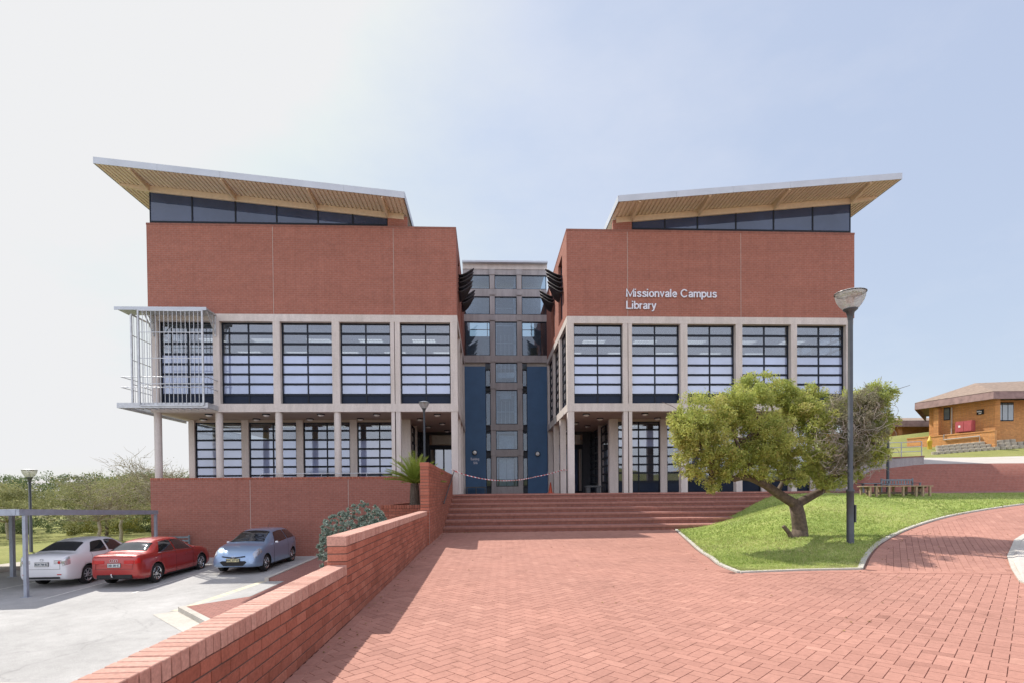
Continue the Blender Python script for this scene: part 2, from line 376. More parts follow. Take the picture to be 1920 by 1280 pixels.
# ------------------------------------------------------------------ levels and terrain
EYE = 1.415; DECK = 1.345; RISER = DECK/7; YS = 18.98; TREAD = .943; YF = 24.73
def zpark(y): return -1.35-.025*(24.2-max(min(y, 24.2), 6))
ISL = [(6.83, 18.97), (5.55, 14.3), (5.0, 12.2), (4.8, 11.2), (4.55, 10.2), (4.47, 9.25), (5.65, 9.38), (6.78, 9.39), (7.77, 10.56), (8.86, 11.62), (10.42, 12.77), (12.16, 13.81), (13.77, 14.56), (16.34, 15.52), (20.5, 16.8), (30, 18.6)]
LB = [(-50, 4.5), (9.2, 4.5), (10.2, 4.55), (12.2, 5.0), (14.3, 5.55), (18.97, 6.83), (24.7, 12.5), (27, 17.2), (80, 17.2)]
def xl(y):
    for (a, b), (c, d) in zip(LB, LB[1:]):
        if a <= y <= c: return b+(d-b)*(y-a)/(c-a)
    return LB[-1][1]
def sm(t): t = max(0, min(1, t)); return t*t*(3-2*t)
def TOPB(x): return 2.0+.67*max(0, min(1, (x-17)/6))
def H(x, y):
    if y < 9.2: q = 0.0
    elif y < 17.2: q = 1.17*((y-9.2)/8)**1.4
    elif y < 26.2: q = 1.17+.07*max(0, min(1, (y-20)/4))
    elif y < 27: q = 1.24+(TOPB(x)-1.24)*(y-26.2)/.8
    elif y < 35: q = TOPB(x)+(3.65-TOPB(x))*(y-27)/8
    elif y < 48: q = 3.65+.15*(y-35)
    else: q = 5.6+.02*(y-48)
    if 8.8 < y < 17.2: q = min(1.19, q+.035*max(0, x-8)*sm((y-8.8)/1.5)*(17.2-y)/8.4)
    if y > 31: q += .11*max(0, x-31)*sm((y-31)/6)
    return -.075*sm((16-y)/10)+q*sm((x-xl(y)+.1)/(3.2+.42*max(0, min(y, 19)-12)*(1-sm((y-19)/2))))
def drape(name, xs, ys, dz, mat, cond=None, kind='structure'):
    b = MB(); idx = {}
    for j, y in enumerate(ys):
        for i, x in enumerate(xs): b.v.append((x, y, H(x, y)+dz))
    n = len(xs)
    for j in range(len(ys)-1):
        for i in range(n-1):
            cx, cy = (xs[i]+xs[i+1])/2, (ys[j]+ys[j+1])/2
            if cond is None or cond(cx, cy): b.f.append((j*n+i, j*n+i+1, (j+1)*n+i+1, (j+1)*n+i)); b.mi.append(0); b.tint.append(.5)
    return struct(b.build(name, mat, smooth=True), kind)
def inpoly(x, y, P):
    r = False; j = len(P)-1
    for i in range(len(P)):
        if (P[i][1] > y) != (P[j][1] > y) and x < (P[j][0]-P[i][0])*(y-P[i][1])/(P[j][1]-P[i][1])+P[i][0]: r = not r
        j = i
    return r
ISLP = ISL+[(30, 20.2), (16, 20.2), (16, 24.65), (12.5, 24.65)]
def cut_island(x, y): return inpoly(x, y, ISL+[(30, 60), (6.83, 60)])

# far ground (one sheet to the horizon), hillside to the right, lawn and car park to the left
b = MB(); b.add([(-900, -500, -2.2), (900, -500, -2.2), (900, 1200, -2.2), (-900, 1200, -2.2)], [(0, 1, 2, 3)]); struct(b.build('ground', 'ground'))
xs = [-1.75]+list(np.arange(-1, 44, 1.0))+[50, 60, 80, 120, 200]; ys = sorted([-60, -20, -5]+list(np.arange(0, 60, 1.0))+[26.2]+[62, 70, 90, 140])
drape('hillside', xs, ys, -.03, 'lawn_far', lambda x, y: not (x < 17.2 and y > 24.0))
def sheet(name, pts, mat, z=None):
    b = MB(); b.add([(p[0], p[1], (zpark(p[1]) if z is None else 0)+(p[2] if len(p) > 2 else 0)) for p in pts], [tuple(range(len(pts)))]); return struct(b.build(name, mat))
# left lawn grid
b = MB(); lx = list(np.arange(-70, -9, 3.0)); ly = [-6]+list(np.arange(6, 80, 3.0))
def HL(x, y):
    z = zpark(y)-.04
    if y > 24: z = -1.39+.25*math.sin((y-24)/26*1.5)*sm((x+45)/35)
    return z-.02
for y in ly:
    for x in lx: b.v.append((x, y, HL(x, y)))
n = len(lx); b.f = [(j*n+i, j*n+i+1, (j+1)*n+i+1, (j+1)*n+i) for j in range(len(ly)-1) for i in range(n-1)]; b.mi = [0]*len(b.f); b.tint = [.5]*len(b.f)
struct(b.build('lawn', 'lawn_far', smooth=True))
b = MB(); Y0 = [-6, 6, 12, 18, 24.22]
for y in Y0: b.v += [(-40, y, zpark(y)), (-1.85, y, zpark(y))]
b.v[-2] = (-17.2, 24.22, zpark(24.2)); b.v[-4] = (-19.4, 18, zpark(18)); b.v[-6] = (-25, 12, zpark(12)); b.v[-8] = (-40, 6, zpark(6))
b.f = [(2*i, 2*i+1, 2*i+3, 2*i+2) for i in range(4)]; b.mi = [0]*4; b.tint = [.5]*4
struct(b.build('car_park', 'asphalt'))
b = MB(); b.prism([(-17.3, 24.4), (-15.0, 24.4), (-15.0, 26.2), (-17.8, 26.2)], 'z', -1.6, -1.25); 
for (x0, y0, x1, y1) in ((-17.2, 24.22, -19.4, 18), (-19.4, 18, -25, 12), (-25, 12, -40, 6)):
    d = Vector((x1-x0, y1-y0)).normalized(); nrm = Vector((-d.y, d.x))*(1 if d.x < 0 else 1); nrm = Vector((d.y, -d.x)) if Vector((d.y, -d.x)).x < 0 else nrm
    nrm = Vector((-abs(nrm.x), abs(nrm.y)))
    q = [(x0, y0), (x1, y1), (x1+nrm.x*1.5, y1+nrm.y*1.5), (x0+nrm.x*1.5, y0+nrm.y*1.5)]
    zt = [zpark(y0)+.13, zpark(y1)+.13]
    b.add([(q[0][0], q[0][1], -2), (q[1][0], q[1][1], -2), (q[2][0], q[2][1], -2), (q[3][0], q[3][1], -2), (q[0][0], q[0][1], zt[0]), (q[1][0], q[1][1], zt[1]), (q[2][0], q[2][1], zt[1]), (q[3][0], q[3][1], zt[0])], [(0, 1, 2, 3), (4, 7, 6, 5), (0, 4, 5, 1), (1, 5, 6, 2), (2, 6, 7, 3), (3, 7, 4, 0)])
struct(b.build('pavement', 'road_conc'))
# parking bay lines
for k, (x0, y0, x1, y1) in enumerate(((-15.6, 16.1, -14.9, 22.5), (-12.85, 16.0, -12.8, 22.0), (-10.75, 16.6, -10.4, 22.4))):
    d = Vector((x1-x0, y1-y0)).normalized(); nn = Vector((d.y, -d.x))*.05
    sheet('road_marking', [(x0-nn.x, y0-nn.y, .006), (x0+nn.x, y0+nn.y, .006), (x1+nn.x, y1+nn.y, .006), (x1-nn.x, y1-nn.y, .006)], 'paint_line')
# footway of red pavers beyond the low wall, with its kerb and ramp
FW = [(-1.84, 10.9), (-6.3, 12.6), (-7.9, 14.25), (-6.7, 15.4), (-6.6, 17.6), (-7.3, 18.2), (-7.15, 24.2), (-1.84, 24.2)]
b = MB()
zz = [zpark(p[1])+.11 for p in FW]
b.add([(p[0], p[1], z) for p, z in zip(FW, zz)]+[(p[0], p[1], -2.1) for p in FW], [(2, 1, 0), (3, 2, 0), (4, 3, 0), (7, 4, 0), (6, 5, 4), (7, 6, 4)]+[(i, (i+1) % 8, (i+1) % 8+8, i+8) for i in range(8)])
struct(b.build('footway', 'pave_far'))
kb = MB()
def kerbline(kb, pts, w, zf, h0=-.3, jl=1.0):
    for (x0, y0), (x1, y1) in zip(pts, pts[1:]):
        L = math.hypot(x1-x0, y1-y0); n = max(1, round(L/jl))
        for i in range(n):
            a, c = i/n, (i+1)/n; g = .004/L
            ax, ay, cx, cy = x0+(x1-x0)*(a+g), y0+(y1-y0)*(a+g), x0+(x1-x0)*(c-g), y0+(y1-y0)*(c-g)
            dx, dy = (x1-x0)/L, (y1-y0)/L; nx, ny = -dy*w/2, dx*w/2
            za, zc = zf(ax, ay), zf(cx, cy)
            B = [(ax-nx, ay-ny), (cx-nx, cy-ny), (cx+nx, cy+ny), (ax+nx, ay+ny)]; Z = [za, zc, zc, za]
            kb.t = rnd.random()
            kb.add([(p[0], p[1], z+h0) for p, z in zip(B, Z)]+[(p[0], p[1], z) for p, z in zip(B, Z)], [(3, 2, 1, 0), (4, 5, 6, 7), (0, 1, 5, 4), (1, 2, 6, 5), (2, 3, 7, 6), (3, 0, 4, 7)])
kerbline(kb, [(-5.2, 12.1), (-6.35, 12.55), (-7.95, 14.2)], .16, lambda x, y: zpark(y)+.135)
kerbline(kb, [(-7.4, 18.2), (-7.22, 24.1)], .14, lambda x, y: zpark(y)+.125)
struct(kb.build('kerb', 'kerb'))
b = MB(); b.add([(x, y, zpark(y)+h) for x, y, h in ((-7.98, 14.28, .012), (-6.69, 15.38, .116), (-6.59, 17.62, .116), (-7.38, 18.2, .012))], [(0, 3, 1), (3, 2, 1)]); struct(b.build('dropped_ramp', 'asphalt'))
b = MB(); b.add([(x, y, zpark(y)+.008) for x, y in ((-8.25, 14.2), (-7.98, 14.3), (-7.38, 18.2), (-7.62, 18.2))], [(0, 1, 2, 3)]); struct(b.build('road_marking', 'line_yellow'))
sheet('gutter', [(-8.5, 13.9, .008), (-6.6, 12.0, .008), (-5.3, 11.4, .008), (-5.0, 12.1, .008), (-6.3, 12.5, .008), (-8.0, 14.3, .008)], 'kerb')
# round kerbed island at the very left bottom
b = MB(); c0 = (-9.35, 8.75)
b.lathe([(1.75, zpark(9)+.008), (1.05, zpark(9)+.010)], (c0[0], c0[1], 0), 48); struct(b.build('gutter', 'road_conc', smooth=False))
b = MB(); b.lathe([(1.06, -2), (1.06, zpark(9)+.10), (1.03, zpark(9)+.14), (.9, zpark(9)+.15), (.9, zpark(9)+.08), (.001, zpark(9)+.1)], (c0[0], c0[1], 0), 48); struct(b.build('kerb', 'kerb'))

# right hand: paved bank, road, kerbs
xr = list(np.arange(17.0, 70, .8)); yr = [20.0, 21.5, 23, 24.55, 25.3, 26.2]
drape('paving_strip', xr, yr, .012, 'pave_far')
drape('paved_bank', xr, [26.2, 26.6, 27.0, 27.35], .014, 'brick_dark')
drape('road', list(np.arange(17.8, 80, 1.0)), [27.35, 28.5, 30, 31.5, 32.6], .02, 'road_conc')

# ------------------------------------------------------------------ clay pavers
CON = [(13.5, 12.3), (12.42, 11.72), (11.73, 11.25), (11.14, 10.73), (10.22, 9.93), (9.34, 8.98), (8.35, 7.9), (8.1, 7.4), (8.0, 6), (20, 2), (40, 10), (30, 15), (17, 12.8)]
def H2(x, y): return H(x, y)
def smoothcurve(P, n=5):
    out = []
    for i in range(len(P)-1):
        p0, p1, p2, p3 = P[max(i-1, 0)], P[i], P[i+1], P[min(i+2, len(P)-1)]
        for k in range(n):
            t = k/n
            out.append(tuple(.5*((2*p1[j])+(-p0[j]+p2[j])*t+(2*p0[j]-5*p1[j]+4*p2[j]-p3[j])*t*t+(-p0[j]+3*p1[j]-3*p2[j]+p3[j])*t**3) for j in (0, 1)))
    return out+[P[-1]]
EDGE = [ISL[0]]+smoothcurve(ISL[:6], 4)[1:]+[ISL[6]]+smoothcurve(ISL[7:], 4)
PATHLINE = [(5.65, 9.12), (6.9, 9.10), (9.6, 8.75)]
def plaza_in(x, y):
    if x < -1.64 or y > 18.95 or y < 1.6: return False
    if x > y*1.12+3 or y > 18.9 and x > 6.8: return False
    if x > 4.2 and cut_island(x, y): return False
    if inpoly(x, y, CON): return False
    return True
L_, W_, G_ = .2315, .11575, .0033
V = []; F = []; T = []
def paver(cx, cy, a, l=L_, w=W_, g=G_, dz0=0):
    hx, hy = l/2-g/2, w/2-g/2; ca, sa = math.cos(a), math.sin(a); bv = .0022
    z = H2(cx, cy)+.010+rnd.uniform(-.0008, .0008)+dz0; tx, ty = rnd.uniform(-.003, .003), rnd.uniform(-.003, .003); a2 = a+rnd.uniform(-.006, .006); ca, sa = math.cos(a2), math.sin(a2)
    e = .06; gx = (H2(cx+e, cy)-H2(cx-e, cy))/(2*e); gy = (H2(cx, cy+e)-H2(cx, cy-e))/(2*e)
    o = len(V)
    for (sx, sy, dz, inn) in ((-1, -1, 0, bv), (1, -1, 0, bv), (1, 1, 0, bv), (-1, 1, 0, bv), (-1, -1, -.009, 0), (1, -1, -.009, 0), (1, 1, -.009, 0), (-1, 1, -.009, 0)):
        u, v = sx*(hx-inn), sy*(hy-inn); X, Y = u*ca-v*sa, u*sa+v*ca
        V.append((cx+X, cy+Y, z+dz+gx*X+gy*Y+tx*u+ty*v))
    t = min(1, max(0, rnd.gauss(.47, .13)))
    for f in ((0, 1, 2, 3), (4, 5, 1, 0), (5, 6, 2, 1), (6, 7, 3, 2), (7, 4, 0, 3)): F.append(tuple(i+o for i in f)); T.append(t)
# border rows: along low wall and along the island kerb
def border(line, off, side_len=.118):
    for (x0, y0), (x1, y1) in zip(line, line[1:]):
        L = math.hypot(x1-x0, y1-y0); n = max(1, round(L/side_len)); d = ((x1-x0)/L, (y1-y0)/L)
        for i in range(n):
            t = (i+.5)/n; paver(x0+(x1-x0)*t-d[1]*off, y0+(y1-y0)*t+d[0]*off, math.atan2(d[1], d[0])+PI/2, l=.228, w=L/n, dz0=.005)
s2 = math.sqrt(.5)
def herring():
    for i in range(-170, 260):
        for j in range(-170, 260):
            k = (i-j) % 4
            if k == 0: u, v, a = i+1, j+.5, 0
            elif k == 3: u, v, a = i+.5, j+1., PI/2
            else: continue
            u *= W_; v *= W_
            yield u, v, a
A0 = R(43)
ca, sa = math.cos(A0), math.sin(A0)
def nearedge(x, y, d):
    for (x0, y0), (x1, y1) in zip(EDGE, EDGE[1:]):
        vx, vy = x1-x0, y1-y0; t = max(0, min(1, ((x-x0)*vx+(y-y0)*vy)/(vx*vx+vy*vy)))
        if (x-x0-t*vx)**2+(y-y0-t*vy)**2 < d*d: return True
    return False
def on_path(x, y):
    # beyond the header row the path up the slope is laid in running bond
    return x > 6.9 and y > 9.05-(x-6.9)*.16 and not cut_island(x, y)
for u, v, a in herring():
    x, y = 3+u*ca-v*sa, 9+u*sa+v*ca
    if plaza_in(x, y) and x > -1.62 and not nearedge(x, y, .2) and not on_path(x, y-.17) and y < 18.93: paver(x, y, a+A0)
n = int(17.3/.232)
for i in range(n): paver(-1.545, 1.65+.232*(i+.5), PI/2, l=.23, w=.115, dz0=.004)
border(EDGE[::-1], .20); 
# path in running bond turned to follow the slope
ap = R(52); cp, sp_ = math.cos(ap), math.sin(ap)
for i in range(-60, 110):
    for j in range(-90, 130):
        u = (i+(.5 if j % 2 else 0))*L_; v = j*W_; x, y = 11+u*cp-v*sp_, 12+u*sp_+v*cp
        if on_path(x, y) and plaza_in(x, y) and not nearedge(x, y, .2): paver(x, y, ap, dz0=.002, g=.0022)
border([(9.9, 8.57), (6.75, 9.07)], 0.0)
struct(np_mesh('paving', np.array(V), np.array(F), np.array(T), 'paver'))
xs = list(np.arange(-1.75, 42, .5)); ys = [-8, -2]+list(np.arange(0, 25, .5))
drape('paving_bed', xs, ys, .001, 'bed', lambda x, y: not (cut_island(x, y) and cut_island(x+.4, y) and cut_island(x-.4, y) and cut_island(x, y+.3) and cut_island(x, y-.3)))
drape('forecourt', list(np.arange(-1.75, 60, 1.5)), [-40, -20, -8, -2, 0, 1.7], .006, 'pave_far')
# mound lawn
xs = list(np.arange(4.2, 37, .15)); ys = list(np.arange(9.1, 25.0, .15))
drape('lawn', xs, ys, .02, 'lawn', lambda x, y: inpoly(x, y, ISLP) and not nearedge(x, y, .09))
# kerb round the mound
kb = MB(); kerbline(kb, EDGE, .085, lambda x, y: H(x, y)+.035, jl=.9); struct(kb.build('kerb', 'kerb'))
b = MB(); zc = lambda x, y: H(x, y)+.02
b.add([(p[0], p[1], zc(*p)) for p in CON], [tuple(range(len(CON)-1, -1, -1))]); struct(b.build('concrete_apron', 'road_conc'))
kb = MB(); kerbline(kb, CON[:8], .12, lambda x, y: H(x, y)+.035); struct(kb.build('kerb', 'kerb'))
# grass blades on the mound
def blades(n, poly, x0, x1, y0, y1, hh, ww, near=0):
    Vv = []; Tt = []
    while len(Tt) < n:
        y = y0+(y1-y0)*rnd.random()**1.7; x = rnd.uniform(x0, min(x1, y*1.1+1))
        if not inpoly(x, y, poly): continue
        if rnd.random() < .12*math.sin(x*1.7)*math.cos(y*1.3): continue
        z = H(x, y)+.012; k = rnd.uniform(.6, 1.3)*(1+.02*(y-9)); t0 = rnd.random()*.7+.3*(.5+.5*math.sin(x*.9+y*.7))
        if y < 10.1: t0 = min(1, t0+.45*(10.1-y)/.7); k *= .75
        for _ in range(3):
            a = rnd.random()*2*PI; h = hh*k*rnd.uniform(.6, 1.2); w = ww*k; lx_, ly_ = rnd.gauss(0, .5)*h, rnd.gauss(0, .5)*h
            px, py = x+rnd.gauss(0, .02), y+rnd.gauss(0, .02)
            Vv += [(px-w*math.cos(a), py-w*math.sin(a), z), (px+w*math.cos(a), py+w*math.sin(a), z), (px+lx_, py+ly_, z+h)]; Tt.append(min(1, max(0, t0+rnd.gauss(0, .12))))
    return np.array(Vv), np.arange(len(Vv)).reshape(-1, 3), np.array(Tt)
gp = [(p[0], p[1]) for p in ISLP]
a_, b_, c_ = blades(110000, gp, 4.5, 26, 9.3, 21.5, .045, .007)
struct(np_mesh('grass', a_, b_, c_, 'blade', tri=True), 'stuff')

# ------------------------------------------------------------------ deck and steps
b = MB(); b.box(-14.75, 17.9, 24.66, 46, .9, DECK); struct(b.build('terrace', 'pave_far'))
st = thing('entrance_steps', 'wide flight of seven red brick steps up to the library terrace', 'steps', (5, 21, 0))
for k in range(7):
    b = MB(); y0 = YS+TREAD*k; z0 = RISER*k
    b.box(-1.56, 16.2, y0+.02, 24.655, z0-(.25 if k == 0 else 0.0), z0+RISER-.078)
    # bullnose header course
    x = -1.555; b.k = 1
    while x < 16.1:
        b.t = min(1, max(0, rnd.gauss(.45, .13))); b.bevbox(x, x+.1155, y0+rnd.uniform(-.002, .002), y0+.225, z0+RISER-.077, z0+RISER, .004); x += .118
    b.k = 2; b.box(-1.56, 16.2, y0+.228, min(y0+TREAD+.02, 24.655), z0+RISER-.09, z0+RISER-.002)
    b.build('step', ['step_brick', 'nosing', 'pave_far'], st)

# ------------------------------------------------------------------ low brick walls (real bricks)
def brick_run(b, x0, x1, y0, y1, z0, z1, axis, faces=(1, 1), course=.0862):
    """courses of real bricks laid in a wall running along axis; outer skins at x0 and x1 (or y0,y1)"""
    nz = max(1, round((z1-z0)/course)); ch = (z1-z0)/nz
    for j in range(nz):
        za, zb = z0+j*ch+.005, z0+(j+1)*ch-.005
        if axis == 'y':
            y = y0-(.116 if j % 2 else 0)
            while y < y1:
                a, c = max(y+.005, y0), min(y+.227, y1)
                if c-a > .02:
                    b.t = min(1, max(0, rnd.gauss(.5, .22))); d = rnd.uniform(-.0015, .0015)
                    b.bevbox(x0+d, x1+d, a, c, za, zb, .004)
                y += .232
        else:
            x = x0-(.116 if j % 2 else 0)
            while x < x1:
                a, c = max(x+.005, x0), min(x+.227, x1)
                if c-a > .02:
                    b.t = min(1, max(0, rnd.gauss(.5, .22))); d = rnd.uniform(-.0015, .0015)
                    b.bevbox(a, c, y0+d, y1+d, za, zb, .004)
                x += .232
def coping_y(b, x0, x1, y0, y1, zt, h=.112, p=.0835):
    y = y0
    while y < y1-.03:
        b.t = min(1, max(0, rnd.gauss(.5, .22))); d = rnd.uniform(-.002, .002); e = rnd.uniform(-.0015, .0015)
        b.bevbox(x0+d, x1+d, y, min(y+p-.012, y1), zt-h+e, zt+e, .004); y += p
def coping_x(b, x0, x1, y0, y1, zt, h=.112, p=.0835):
    x = x0
    while x < x1-.03:
        b.t = min(1, max(0, rnd.gauss(.5, .22))); e = rnd.uniform(-.0015, .0015)
        b.bevbox(x, min(x+p-.010, x1), y0+e, y1+e, zt-h+e, zt+e, .005); x += p
XW0, XW1 = -1.83, -1.61
lw = thing('brick_wall', 'long low red brick wall with sunlit coping, stepping up towards the stairs', 'wall', (XW0, 8, 0))
b = MB(); b.box(XW0+.008, XW1-.008, -3, 6.18, -2.1, .60-.022); b.box(XW0+.008, XW1-.008, 6.188, 14.5, -2.1, .93-.022); b.build('mortar_core', 'mortar', lw)
b = MB(); brick_run(b, XW0, XW1, 1.2, 6.18, -.075-.0862, .60-.115, 'y'); b.build('brick_course', 'wallbrick', lw)
b = MB(); brick_run(b, XW0, XW1, 6.18, 14.5, -.075-.0862, .93-.115, 'y'); b.build('brick_course', 'wallbrick', lw)
b = MB(); brick_run(b, XW0, XW1, 1.2, 14.5, -1.8, -.17, 'y'); b.build('brick_course', 'brick_dark', lw)
b = MB(); coping_y(b, XW0-.002, XW1+.002, 1.2, 6.17, .60); b.build('coping', 'coping', lw)
b = MB(); coping_y(b, XW0-.002, XW1+.002, 6.182, 14.49, .93); b.build('coping', 'coping', lw)
# tall stair side wall
sw = thing('stair_side_wall', 'tall red brick wall flanking the left side of the steps, behind the cycad', 'wall', (-1.7, 19, 0))
b = MB(); b.box(-1.786, -1.573, 14.516, 24.64, -1.7, 2.235); b.build('mortar_core', 'mortar', sw)
b = MB(); brick_run(b, -1.795, -1.565, 14.51, 24.65, -.08, 2.13, 'y'); b.build('brick_course', 'wallbrick', sw)
b = MB(); coping_y(b, -1.80, -1.56, 14.51, 24.64, 2.245); b.build('coping', 'wallbrick', sw)
b = MB(); b.box(-1.563, -1.556, 14.52, 14.535, -.05, .93); b.build('expansion_joint', 'joint', sw)
hr = thing('handrail', 'dark sloping metal handrail on the stair side wall', 'handrail', (-1.5, 20, 1))
b = MB(); b.tube([(-1.48, 18.4, 1.05), (-1.48, 24.6, 2.43)], .022); b.build('rail', 'lamp_post', hr)
for t in (.08, .5, .92):
    b = MB(); y = 18.4+6.2*t; z = 1.05+1.38*t; b.tube([(-1.57, y, z-.06), (-1.48, y, z-.06), (-1.48, y, z)], .009, 6); b.build('bracket', 'lamp_post', hr)
# planter
pl = thing('brick_planter', 'raised red brick planter holding the cycad beside the stair wall', 'planter', (-2.6, 18, 0))
b = MB(); b.box(-3.42, -1.80, 17.51, 17.70, -1.7, 1.03-.006); b.box(-3.42, -3.22, 17.7, 24.1, -1.7, 1.024); b.build('mortar_core', 'mortar', pl)
b = MB(); brick_run(b, -3.43, -1.80, 17.50, 17.71, -.2, .915, 'x'); b.build('brick_course', 'wallbrick', pl)
b = MB(); coping_x(b, -3.43, -1.80, 17.49, 17.72, 1.03); coping_y(b, -3.43, -3.21, 17.73, 24.1, 1.03); b.build('coping', 'wallbrick', pl)
b = MB(); b.box(-3.2, -1.80, 17.72, 24.15, .2, .95); b.build('soil', 'soil', pl)
# planting bed behind the low wall
b = MB(); b.box(-3.42, -1.84, 12.2, 17.49, -1.7, -.15); struct(b.build('planting_bed', 'soil'))
b = MB(); b.box(-3.62, -3.42, 12.0, 17.49, -1.7, -.08); b.box(-3.42, -1.84, 12.0, 12.2, -1.7, -.08)
tag(b.build('bed_wall', 'brick_dark'), 'brick edge of the shrub bed behind the low wall', 'wall')

# big retaining wall under the arcade
rw = thing('retaining_wall', 'broad red brick retaining wall behind the parked cars under the left wing', 'wall', (-9, 24.2, 0))
b = MB(); b.box(-14.78, -1.80, 24.2, 24.42, -1.9, 2.075); b.box(-14.78, -14.56, 24.42, 30, -1.9, 2.075); b.box(-14.5, -1.9, 24.43, 24.64, -1.9, 1.2); b.build('wall', 'brick_dark', rw)
b = MB(); coping_x(b, -14.79, -1.80, 24.19, 24.43, 2.18, .103); coping_y(b, -14.79, -14.55, 24.44, 30, 2.18, .103); b.build('coping', 'wallbrick', rw)
b = MB(); b.box(-10.5, -10.48, 24.196, 24.3, -1.7, 2.07); b.box(-6.2, -6.18, 24.196, 24.3, -1.7, 2.07); b.build('expansion_joint', 'joint', rw)
tr = thing('terrace_rail', 'thin grey steel rail along the top of the retaining wall', 'railing', (-6, 24.3, 2.2))
b = MB(); b.tube([(-10.3, 24.5, 2.12), (-10.0, 24.31, 2.34), (-2.9, 24.31, 2.34)], .016, 6); b.build('rail', 'steel', tr)
for x in (-9.4, -7.4, -5.4, -3.4):
    b = MB(); b.tube([(x, 24.31, 2.17), (x, 24.31, 2.34)], .01, 6); b.build('post', 'steel', tr)

# ------------------------------------------------------------------ the library
LIB = thing('library_building', 'two wing red brick and concrete library with tilted overhanging roofs and a glazed link', 'building', (1.25, 30, DECK))
def mir(side):
    return (lambda x: x) if side == 'l' else (lambda x: 2.5-x)
ROWZ = [5.52, 5.97, 6.45, 6.90, 7.35, 7.80, 8.27, 8.73, 9.205]
GROW = [1.36, 1.92, 2.37, 2.80, 3.23, 3.69, 4.15, 4.61, 5.03]
def window(x0, x1, y, zs, kinds, axis='y', mull=True, fr='frame', out=-1):
    """framed window; kinds per row from the bottom: d dark panel, f film, c clear.  axis = direction of the normal"""
    if x0 > x1: x0, x1 = x1, x0
    def B(b, a0, a1, d0, d1, z0, z1):
        if axis == 'y': b.box(a0, a1, y+d0, y+d1, z0, z1)
        else: b.box(y+d0, y+d1, a0, a1, z0, z1)
    m = MB(); z0, z1 = zs[0], zs[-1]
    B(m, x0, x0+.055, -.04, .05, z0, z1); B(m, x1-.055, x1, -.04, .05, z0, z1)
    B(m, x0+.055, x1-.055, -.04, .05, z0, z0+.04); B(m, x0+.055, x1-.055, -.04, .05, z1-.05, z1)
    for z in zs[1:-1]: B(m, x0+.055, x1-.055, -.038, .045, z-.047, z+.047)
    xm = (x0+x1)/2
    if mull:
        zz = [z0+.04]+[z for z in zs[1:-1]]+[z1-.05]
        for i in range(len(zs)-1):
            a = zz[i]+(0 if i == 0 else .047); c = zz[i+1]-(0 if i == len(zs)-2 else .047)
            B(m, xm-.03, xm+.03, -.036, .04, a, c)
    w = m.build('window', fr, LIB)
    for kind, nm, mat in (('d', 'spandrel_panel', 'spandrel'), ('f', 'frosted_pane', 'film'), ('c', 'pane', 'glass'), ('C', 'pane', 'linkglass')):
        p = MB()
        for i, k in enumerate(kinds):
            if k == kind: B(p, x0+.05, x1-.05, -.006, .006, zs[i]+.002, zs[i+1]-.002)
        if p.f: p.build(nm, mat, w)
    return w

